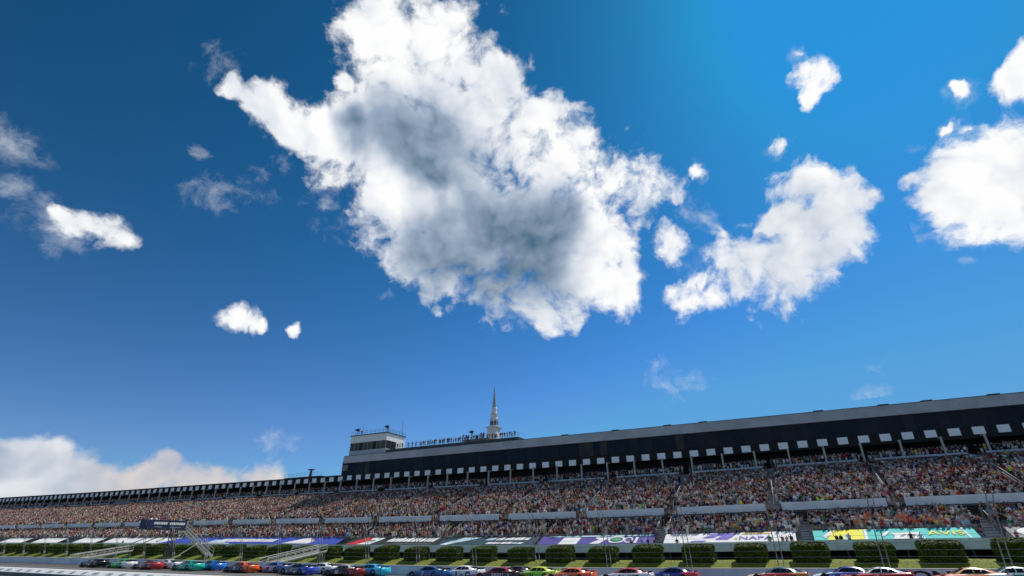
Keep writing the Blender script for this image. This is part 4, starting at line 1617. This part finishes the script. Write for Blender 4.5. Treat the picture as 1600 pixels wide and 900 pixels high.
K = (16, 16, 18)
W = (235, 235, 235)
CARS = [
    (144, 53.0, (K, (20, 22, 20), K, (60, 40, 25)), '8', 'black race car with yellow nose marks leading the field', (210, 210, 60), None, None, None),
    (188, 53.2, ((150, 200, 185), (60, 190, 80), W, (40, 150, 60)), '14', 'green and mint race car second behind the black leader', W, None, None, None),
    (229, 52.6, ((90, 40, 42), (120, 80, 85), (190, 40, 50), (95, 50, 50)), '22', 'maroon race car with white and red rear', W, None, None, W),
    (258, 55.6, ((170, 165, 180), (190, 190, 200), W, (215, 215, 220)), '41', 'pale grey race car tucked behind the maroon one', (60, 50, 90), None, None, None),
    (292, 53.2, ((10, 140, 120), (15, 160, 135), (30, 190, 160), (10, 150, 125)), '43', 'teal green race car ahead of the blue one', W, None, None, (10, 150, 130)),
    (326, 55.4, ((20, 90, 180), (30, 110, 210), (40, 130, 230), (20, 110, 150)), '17', 'bright blue race car close behind the teal one', W, None, None, (30, 110, 210)),
    (376, 53.0, ((40, 26, 30), (60, 50, 62), (235, 95, 25), (240, 105, 25)), '19', 'orange roofed race car with a dark nose', W, None, None, (230, 140, 40)),
    (428, 55.2, ((120, 105, 150), (165, 155, 190), (70, 100, 150), (80, 100, 160)), '48', 'lavender race car with a blue roof', (80, 30, 110), None, None, None),
    (466, 52.6, ((60, 66, 85), (90, 95, 120), (50, 85, 200), (22, 30, 60)), '9', 'navy race car with blue rear and yellow door number', (200, 200, 60), None, None, None),
    (502, 56.0, (W, (225, 225, 222), W, W), '6', 'plain white race car half hidden behind the navy one', (200, 30, 30), None, None, None),
    (537, 52.4, ((24, 18, 20), (22, 20, 22), (150, 30, 30), (190, 180, 175)), '60', 'black race car with red rear panel and silver roof', W, None, None, None),
    (578, 55.2, ((20, 140, 190), (25, 155, 205), (60, 205, 235), (30, 165, 215)), '34', 'sky blue race car with a bright rear bumper', W, None, None, (30, 160, 210)),
    (670, 53.0, ((30, 110, 110), (35, 85, 150), (40, 95, 165), (40, 80, 140)), '7', 'blue and teal race car with white seven on its door', W, None, None, None),
    (722, 55.2, ((235, 235, 232), (225, 230, 230), (235, 235, 235), (240, 240, 240)), '5', 'white race car with dark trim beside the blue number seven', (30, 30, 40), None, None, None),
    (778, 52.6, ((130, 24, 30), (60, 20, 28), (30, 28, 34), (150, 24, 34)), '3', 'dark red race car with BOOT BARN lettering', W, 'BOOT BARN', W, None),
    (805, 56.4, ((200, 200, 205), (190, 190, 195), (170, 170, 178), (60, 60, 66)), '42', 'silver race car almost hidden behind the dark red one', (30, 30, 40), None, None, None),
    (838, 54.6, ((205, 220, 190), (140, 215, 40), (200, 225, 50), (215, 235, 50)), '21', 'lime yellow race car beside the orange one', (20, 60, 20), None, None, (220, 235, 60)),
    (890, 52.4, ((235, 160, 120), (200, 95, 45), (235, 95, 40), (240, 105, 45)), '20', 'orange race car with an orange spoiler', W, None, None, (240, 90, 50)),
    (976, 52.8, ((200, 195, 195), (225, 222, 225), W, (200, 60, 40)), '24', 'white race car with red roof and dark red lettering', (120, 25, 40), 'DUDE', (120, 25, 40), None),
    (1046, 54.6, ((70, 50, 130), (40, 50, 140), (220, 60, 45), (35, 55, 120)), '77', 'navy blue race car with red rear and spoiler', W, None, None, (235, 70, 50)),
    (1212, 54.8, ((225, 200, 170), (205, 45, 50), (225, 130, 60), (40, 85, 115)), '1', 'red race car with a dark blue roof and orange tail', W, None, None, K),
    (1318, 57.0, ((215, 230, 240), (30, 70, 170), (40, 80, 180), (30, 60, 150)), '99', 'blue race car with a white nose behind the red one', W, None, None, None),
    (1366, 54.8, ((205, 40, 45), (195, 25, 35), (190, 25, 40), (240, 240, 240)), '45', 'red race car with a white roof', W, None, None, (170, 30, 40)),
    (1506, 54.6, ((250, 140, 95), (240, 130, 90), (215, 215, 220), (245, 175, 110)), '11', 'coral race car with silver tail near the end of the field', W, None, None, None),
    (1572, 57.2, ((225, 235, 235), (60, 150, 140), (40, 150, 140), (210, 225, 225)), '51', 'white roofed teal race car beside the coral one', W, None, None, (60, 160, 150)),
]
for (u, y, cols, num, label, nc, words, wc, sp) in CARS:
    car(x_at(u, y, 890), y, cols, num, label, nc, words, wc or W, sp)

# ------------------------------------------------------------------ people
SKIN = [mat('skin light', (0.52, 0.33, 0.25), 0.6, var=0.06), mat('skin tanned', (0.40, 0.24, 0.17), 0.6, var=0.06), mat('skin brown', (0.17, 0.09, 0.06), 0.6, var=0.06)]
HAIR = {'dark hair': (0.02, 0.015, 0.012), 'brown hair': (0.07, 0.04, 0.025), 'fair hair': (0.35, 0.25, 0.12), 'white cap': (0.75, 0.75, 0.73), 'black cap': (0.015, 0.015, 0.017), 'red cap': (0.45, 0.02, 0.03), 'navy cap': (0.02, 0.03, 0.12), 'straw hat': (0.55, 0.42, 0.22)}
SHIRT = {'white': (0.74, 0.74, 0.73), 'black': (0.016, 0.016, 0.018), 'grey': (0.25, 0.25, 0.26), 'navy': (0.015, 0.025, 0.10), 'royal blue': (0.03, 0.09, 0.45), 'light blue': (0.30, 0.50, 0.68), 'red': (0.50, 0.02, 0.03), 'dark red': (0.18, 0.015, 0.025),
         'orange': (0.72, 0.16, 0.03), 'yellow': (0.75, 0.52, 0.06), 'green': (0.03, 0.22, 0.08), 'lime': (0.40, 0.70, 0.06), 'turquoise': (0.03, 0.42, 0.45), 'pink': (0.65, 0.16, 0.28), 'tan': (0.45, 0.34, 0.22), 'brown': (0.14, 0.07, 0.04)}
SW = [32, 34, 13, 9, 3, 5, 8, 6, 3, 2, 2, 0.7, 0.7, 1.5, 5, 4]
LEGS = {'khaki shorts': (0.40, 0.32, 0.20), 'dark shorts': (0.02, 0.02, 0.025), 'denim shorts': (0.06, 0.10, 0.20), 'grey shorts': (0.22, 0.22, 0.23), 'white shorts': (0.65, 0.65, 0.64)}
MH = {k: mat('headwear ' + k, v, 0.8, var=0.1) for k, v in HAIR.items()}
MS = {k: mat('shirt ' + k, v, 0.85, var=0.15, scale=6) for k, v in SHIRT.items()}
ML = {k: mat('legwear ' + k, v, 0.85, var=0.12, scale=6) for k, v in LEGS.items()}
M_SHOE = mat('shoes', (0.10, 0.10, 0.10), 0.7, var=0.3)
POSES = {
    'arms down': ((.23, .02, 1.16), (.26, -.05, .93), (-.23, .02, 1.16), (-.26, -.05, .93)),
    'hands on hips': ((.33, .04, 1.18), (.20, -.06, 1.00), (-.33, .04, 1.18), (-.20, -.06, 1.00)),
    'arms folded': ((.24, -.06, 1.17), (.03, -.22, 1.20), (-.24, -.06, 1.17), (-.03, -.20, 1.24)),
    'one arm raised': ((.23, .02, 1.16), (.26, -.05, .93), (-.30, -.08, 1.58), (-.28, -.14, 1.86)),
    'both arms raised': ((.32, -.06, 1.56), (.26, -.12, 1.84), (-.32, -.06, 1.56), (-.26, -.12, 1.84)),
    'phone held up': ((.24, -.14, 1.20), (.08, -.34, 1.46), (-.24, -.14, 1.20), (-.08, -.34, 1.46)),
    'shading eyes': ((.23, .02, 1.16), (.26, -.05, .93), (-.32, -.10, 1.48), (-.10, -.14, 1.66)),
}


def person_mesh(pose, girth):
    le, lw, re_, rw = [Vector(q) for q in POSES[pose]]
    J = {}
    V, E, R, C = [], [], [], []

    def jt(p, r, cls, par=None):
        V.append(tuple(p))
        R.append(r if isinstance(r, tuple) else (r, r))
        C.append(cls)
        if par is not None:
            E.append((par, len(V) - 1))
        return len(V) - 1
    g_ = girth
    pel = jt((0, 0, .97), (.165 * g_, .115 * g_), 2)
    bel = jt((0, -.01, 1.12), (.155 * g_, .115 * g_), 1, pel)
    che = jt((0, 0, 1.32), (.175 * g_, .115), 1, bel)
    nb = jt((0, .01, 1.46), (.075, .07), 1, che)
    nk = jt((0, 0, 1.53), (.055, .055), 0, nb)
    hd = jt((0, -.015, 1.62), (.078, .092), 0, nk)
    tp = jt((0, -.01, 1.715), (.070, .085), 3, hd)
    for s_, el, wr in ((1, le, lw), (-1, re_, rw)):
        sh = jt((.17 * s_, .0, 1.42), (.065, .065), 1, che)
        e1 = jt(el, (.048, .048), 1, sh)
        mid = el.lerp(wr, 0.25)
        e2 = jt(mid, (.045, .045), 0, e1)
        w1 = jt(wr, (.030, .032), 0, e2)
        d = (wr - el).normalized()
        h1 = jt(wr + d * 0.08, (.040, .022), 0, w1)
        jt(wr + d * 0.16, (.026, .014), 0, h1)
        hp = jt((.09 * s_, 0, .88), (.10 * g_, .10), 2, pel)
        th = jt((.10 * s_, -.01, .62), (.082, .085), 2, hp)
        kn = jt((.105 * s_, -.01, .48), (.058, .060), 0, th)
        cf = jt((.11 * s_, .015, .33), (.056, .058), 0, kn)
        an = jt((.115 * s_, .02, .10), (.040, .045), 4, cf)
        jt((.13 * s_, -.15, .04), (.042, .035), 4, an)
    me = bpy.data.meshes.new('person')
    me.from_pydata(V, E, [])
    ob = bpy.data.objects.new('person_builder', me)
    COL.objects.link(ob)
    ob.modifiers.new('skin', 'SKIN').use_smooth_shade = True
    if not me.skin_vertices:
        bpy.context.view_layer.objects.active = ob
    sk = me.skin_vertices[0].data
    for i, r in enumerate(R):
        sk[i].radius = r
        sk[i].use_root = (i == 0)
    ss = ob.modifiers.new('smooth', 'SUBSURF')
    ss.levels = 1
    ss.render_levels = 1
    dg = bpy.context.evaluated_depsgraph_get()
    out = bpy.data.meshes.new_from_object(ob.evaluated_get(dg))
    bpy.data.objects.remove(ob)
    P = np.array(V)
    mi = []
    for p in out.polygons:
        c = np.array(p.center)
        k = int(np.argmin(((P - c) ** 2).sum(1) - np.array([max(r) ** 2 * 0.6 for r in R])))
        cls = C[k]
        if k in (hd, tp):
            cls = 3 if (c[2] > 1.675 or (c[1] > 0.03 and c[2] > 1.56)) else 0
        mi.append(cls)
    out.polygons.foreach_set('material_index', mi)
    out.polygons.foreach_set('use_smooth', [True] * len(mi))
    out.name = 'person'
    return out


PM = {p: [person_mesh(p, 1.0), person_mesh(p, 1.18)] for p in POSES}
PR = random.Random(99)
used_labels = {}


def person(x, y, z, where, group, face=0.0, shirt=None, pose=None, dark=False, head=None):
    shirt = shirt or PR.choices(list(SHIRT), SW)[0]
    pose = pose or PR.choices(list(POSES), [6, 4, 5, 3, 2, 4, 2])[0]
    hair = head or PR.choice(list(HAIR))
    legs = PR.choice(list(LEGS))
    me = PM[pose][PR.random() < 0.35]
    o = link('person', me, [SKIN[PR.choices((0, 1, 2), (5, 4, 2))[0]], MS[shirt], ML[legs], MH[hair], M_SHOE], None, (x, y, z), (0, 0, face + PR.uniform(-0.5, 0.5)), own=True)
    s_ = PR.uniform(0.92, 1.06)
    o.scale = (s_, s_, s_)
    lab = 'person in %s shirt and %s, %s, %s' % (shirt, hair, pose, where)
    if lab in used_labels:
        alt = 'person in %s shirt, %s and %s, %s, %s' % (shirt, hair, legs, pose, where)
        if len(alt.replace('-', ' ').split()) <= 16:
            lab = alt
    used_labels[lab] = 1
    tag(o, lab, 'person', group)
    return o


# people on the walkway in front of the banners
for (u, sh, ps) in ((163, 'black', None), (194, 'black', None), (986, 'black', None), (1002, 'royal blue', None), (1012, 'black', None), (1022, 'brown', None), (1057, 'black', 'hands on hips'), (1202, 'green', 'hands on hips'), (1222, 'brown', None), (1229, 'tan', None), (1236, 'black', None),
                   (1307, 'black', None), (1314, 'black', None), (1327, 'light blue', None), (1424, 'black', None), (1439, 'light blue', 'hands on hips'), (1590, 'dark red', None), (1578, 'grey', None)):
    xw = x_at(u, 86.3, 840)
    person(xw, 86.3, 2.585 + float(sag(xw, 86.3)), 'walkway before ' + banner_words(xw), 'people on the front walkway', 0, sh, ps)
# people along the roof deck
us = [622, 626, 631, 640, 646, 652, 657, 660] + [662 + 3.4 * i + PR.uniform(-1.2, 1.2) for i in range(27)] + [757 + 4.1 * i + PR.uniform(-1, 1) for i in range(13)]
for u in us:
    xw = x_at(u, 118.6, 694)
    person(xw, 118.0 + PR.uniform(0, 0.6), 27.455, 'at roof deck railing', 'people on the roof deck', PR.uniform(-0.4, 0.4), PR.choice(('black', 'navy', 'grey', 'dark red', 'brown', 'black', 'white')))
for (u, dz) in ((724, 0), (729, 0), (752, 0), (756, 0)):
    xw = x_at(u, 119.9, 680)
    person(xw, 119.8, 28.305, 'on roof deck platform', 'people on the roof deck', 0, 'black')
person(-112.0, 119.3, 32.555, 'by booth corner camera', 'people on the roof deck', 0, 'black', 'phone held up')
person(x_at(607, 119.4, 672), 119.6, 32.555, 'by booth window camera', 'people on the roof deck', 0, 'grey', 'phone held up')
for (dy, ps, sh) in ((0.3, 'one arm raised', 'white'), (1.2, 'arms folded', 'white'), (3.4, 'hands on hips', 'navy'), (5.2, 'arms down', 'light blue')):
    person(FX - 0.5, 56.6 + dy, 5.705 + zf, 'on the flag stand', 'officials on the flag stand', -1.2, sh, ps)

# ---- the crowd: seats along the rows; the nearest spectators are single people, the rest one mass
ROWS = []
for k in range(7):
    n_ = 4 + k
    ROWS.append((87.1 + RUN * n_ + (0.40 if k < 6 else 0.55), 2.75 + RISE_L * n_, 'low', k))
for k in range(23):
    y = 96.0 + RUN * k + 0.36
    ROWS.append((y, 7.95 + RISE * k, 'up', k))
for k, y in enumerate((115.7, 116.4, 117.1)):
    ROWS.append((y, 16.2 + 0.11 * (y - 114.6) + 0.02, 'top', k))
cand = []
for (y, z, part_, k) in ROWS:
    x = X0 + 2 + PR.uniform(0, 0.4)
    aisles = LOW_AISLES if part_ == 'low' else UP_AISLES
    while x < X1 - 8:
        x += PR.choice((0.46, 0.5, 0.54, 0.6))
        if part_ == 'up' and k == 0 and PR.random() < 0.25:
            continue
        if PR.random() < (0.05 if part_ != 'low' else (0.35 if k == 0 else 0.12)):
            continue
        if min(abs(x - a) for a in aisles) < 0.72 and PR.random() < 0.88:
            continue
        cand.append((x, y + PR.uniform(-0.1, 0.1), z, part_, k))
# crowd spilling through the gaps of the walkway wall
for a in UP_AISLES:
    for q in range(3):
        cand.append((a + PR.uniform(-0.9, 0.9), 95.35 + PR.uniform(-0.2, 0.1), 6.0 + PR.uniform(0, 1.0), 'gap', 0))


def in_view(x, y, z):
    d = Vector((x, y, z - EYE))
    f = d.dot(FWD)
    u = 800 + FPX * d.dot(RGT) / f
    return -10 < u < 1605


near = sorted((c for c in cand if c[3] == 'low' and in_view(c[0], c[1], c[2] + 1)), key=lambda c: c[0] ** 2 + c[1] ** 2)[:218]
near_set = set(near)
ORD = ['first', 'second', 'third', 'fourth', 'fifth', 'sixth', 'top']
for (x, y, z, part_, k) in near:
    ps = None
    sh = None
    if 6.5 < x < 17 and PR.random() < 0.45:
        sh = PR.choice(('orange', 'yellow', 'orange', 'red', 'tan'))
    person(x, y, z + float(sag(x, 90)), '%s row above %s' % (ORD[k], banner_words(x)), 'spectators in the lower rows', 0, sh, ps)


def crowd_template(pose, lod):
    V, F, C = [], [], []

    def tube(rings, n, cls, cap=False):
        o = len(V)
        for (cx, cy, cz, rx, ry) in rings:
            for i in range(n):
                t = 2 * math.pi * (i + 0.5) / n
                V.append((cx + rx * math.cos(t), cy + ry * math.sin(t), cz))
        for r in range(len(rings) - 1):
            for i in range(n):
                a, b = o + r * n + i, o + r * n + (i + 1) % n
                F.append((a, b, b + n))
                F.append((a, b + n, a + n))
                C.extend([cls[r] if isinstance(cls, (list, tuple)) else cls] * 2)
        if cap:
            t0 = o + (len(rings) - 1) * n
            for i in range(1, n - 1):
                F.append((t0, t0 + i, t0 + i + 1))
                C.append(cls[-1] if isinstance(cls, (list, tuple)) else cls)

    def limb(a, b, r0, r1, cls, n):
        a, b = Vector(a), Vector(b)
        d = (b - a).normalized()
        u = d.cross(Vector((0, 1, 0.1))).normalized()
        w_ = d.cross(u)
        o = len(V)
        for c, r in ((a, r0), (b, r1)):
            for i in range(n):
                t = 2 * math.pi * i / n
                V.append(tuple(c + u * math.cos(t) * r + w_ * math.sin(t) * r))
        for i in range(n):
            p, q = o + i, o + (i + 1) % n
            F.append((p, q, q + n))
            F.append((p, q + n, p + n))
            C.extend([cls, cls])
    le, lw, re_, rw = POSES[pose]
    if lod == 0:
        tube([(0, 0, .80, .18, .13), (0, 0, 1.0, .17, .13), (0, -.01, 1.15, .16, .125), (0, 0, 1.36, .20, .125), (0, 0, 1.47, .11, .09)], 6, [2, 1, 1, 1], True)
        for s_ in (1, -1):
            limb((.10 * s_, 0, .05), (.10 * s_, 0, .5), .06, .07, 0, 3)
            limb((.10 * s_, 0, .48), (.10 * s_, 0, .86), .08, .095, 2, 3)
        tube([(0, -.01, 1.47, .055, .055), (0, -.015, 1.56, .08, .09), (0, -.015, 1.65, .085, .10), (0, -.01, 1.73, .06, .07)], 5, [0, 0, 3], True)
        for s_, e, w2 in ((1, le, lw), (-1, re_, rw)):
            limb((.18 * s_, 0, 1.42), e, .062, .05, 1, 3)
            limb(e, w2, .045, .035, 0, 3)
    else:
        tube([(0, 0, .70, .19, .13), (0, 0, 1.05, .17, .13), (0, 0, 1.38, .22, .13), (0, 0, 1.48, .09, .08)], 4, [2, 1, 1], True)
        tube([(0, -.01, 1.47, .06, .07), (0, -.015, 1.62, .09, .10), (0, -.01, 1.74, .06, .07)], 4, [0, 3], True)
        for s_, e, w2 in ((1, le, lw), (-1, re_, rw)):
            limb((.18 * s_, 0, 1.42), w2, .06, .04, 0 if pose != 'arms down' else 1, 3)
    return np.array(V), np.array(F), np.array(C)


rest = [c for c in cand if c not in near_set]
CV, CF, CC = [], [], []
off = 0
pal_s = np.array(list(SHIRT.values()))
pal_h = np.array(list(HAIR.values()))
pal_l = np.array(list(LEGS.values()))
pal_k = np.array([(0.44, 0.27, 0.20), (0.36, 0.21, 0.15), (0.28, 0.16, 0.11), (0.12, 0.065, 0.045)])
w0 = np.array(SW, float)
w0 /= w0.sum()
w1 = w0.copy()
for nm, f in (('red', 1.3), ('orange', 1.5), ('tan', 2.0), ('dark red', 1.6), ('brown', 1.6)):
    w1[list(SHIRT).index(nm)] *= f
w1 /= w1.sum()
groups = {}
pn = list(POSES)
for c in rest:
    groups.setdefault((PR.choices(pn, [7, 3, 5, 2, 2, 4, 2])[0], 0 if c[0] > -95 else 1), []).append(c)
for (pose, lod), L in groups.items():
    tv_, tf_, tc_ = crowd_template(pose, lod)
    A = np.array([(c[0], c[1], c[2]) for c in L])
    A[:, 2] += sag(A[:, 0], A[:, 1])
    N = len(A)
    yaw = RNG.normal(-0.25, 0.45, N)
    sc_ = RNG.uniform(0.9, 1.06, N)
    cs, sn = np.cos(yaw) * sc_, np.sin(yaw) * sc_
    P = np.empty((N, len(tv_), 3))
    P[:, :, 0] = A[:, 0:1] + cs[:, None] * tv_[None, :, 0] - sn[:, None] * tv_[None, :, 1]
    P[:, :, 1] = A[:, 1:2] + sn[:, None] * tv_[None, :, 0] + cs[:, None] * tv_[None, :, 1]
    P[:, :, 2] = A[:, 2:3] + sc_[:, None] * tv_[None, :, 2]
    CV.append(P.reshape(-1, 3))
    CF.append((tf_[None] + (np.arange(N) * len(tv_))[:, None, None] + off).reshape(-1, 3))
    off += N * len(tv_)
    col = np.empty((N, 4, 3))
    far = np.clip((-A[:, 0] - 20) / 120, 0, 1)
    pick0 = RNG.choice(len(pal_s), N, p=w0)
    pick1 = RNG.choice(len(pal_s), N, p=w1)
    pk = np.where(RNG.random(N) < far, pick1, pick0)
    col[:, 0] = pal_k[RNG.choice(4, N, p=[.45, .3, .15, .1])]
    col[:, 1] = pal_s[pk] * RNG.uniform(0.55, 1.12, (N, 1))
    col[:, 2] = pal_l[RNG.choice(len(pal_l), N)]
    col[:, 3] = pal_h[RNG.choice(len(pal_h), N)]
    CC.append(col[:, tc_, :].reshape(-1, 3))
CV, CF, CC = np.concatenate(CV), np.concatenate(CF), np.concatenate(CC)
me = bpy.data.meshes.new('crowd')
me.vertices.add(len(CV))
me.vertices.foreach_set('co', CV.astype(np.float32).ravel())
me.loops.add(len(CF) * 3)
me.loops.foreach_set('vertex_index', CF.astype(np.int32).ravel())
me.polygons.add(len(CF))
me.polygons.foreach_set('loop_start', np.arange(0, len(CF) * 3, 3, dtype=np.int32))
at_ = me.attributes.new('clothes', 'FLOAT_COLOR', 'FACE')
at_.data.foreach_set('color', np.concatenate([CC, np.ones((len(CC), 1))], 1).astype(np.float32).ravel())
me.update()
me.validate()
m_ = bpy.data.materials.new('crowd clothes and skin')
m_.use_nodes = True
g = G(m_.node_tree)
an = g.n('ShaderNodeAttribute')
an.attribute_name = 'clothes'
bs = m_.node_tree.nodes['Principled BSDF']
g.put(bs.inputs['Base Color'], an.outputs['Color'])
bs.inputs['Roughness'].default_value = 0.8
bs.inputs['Specular IOR Level'].default_value = 0.2
cr = link('crowd', me, m_)
cr['label'] = 'dense crowd of standing spectators filling the grandstand'
cr['category'] = 'crowd'
kind(cr, 'stuff')
strip_at()
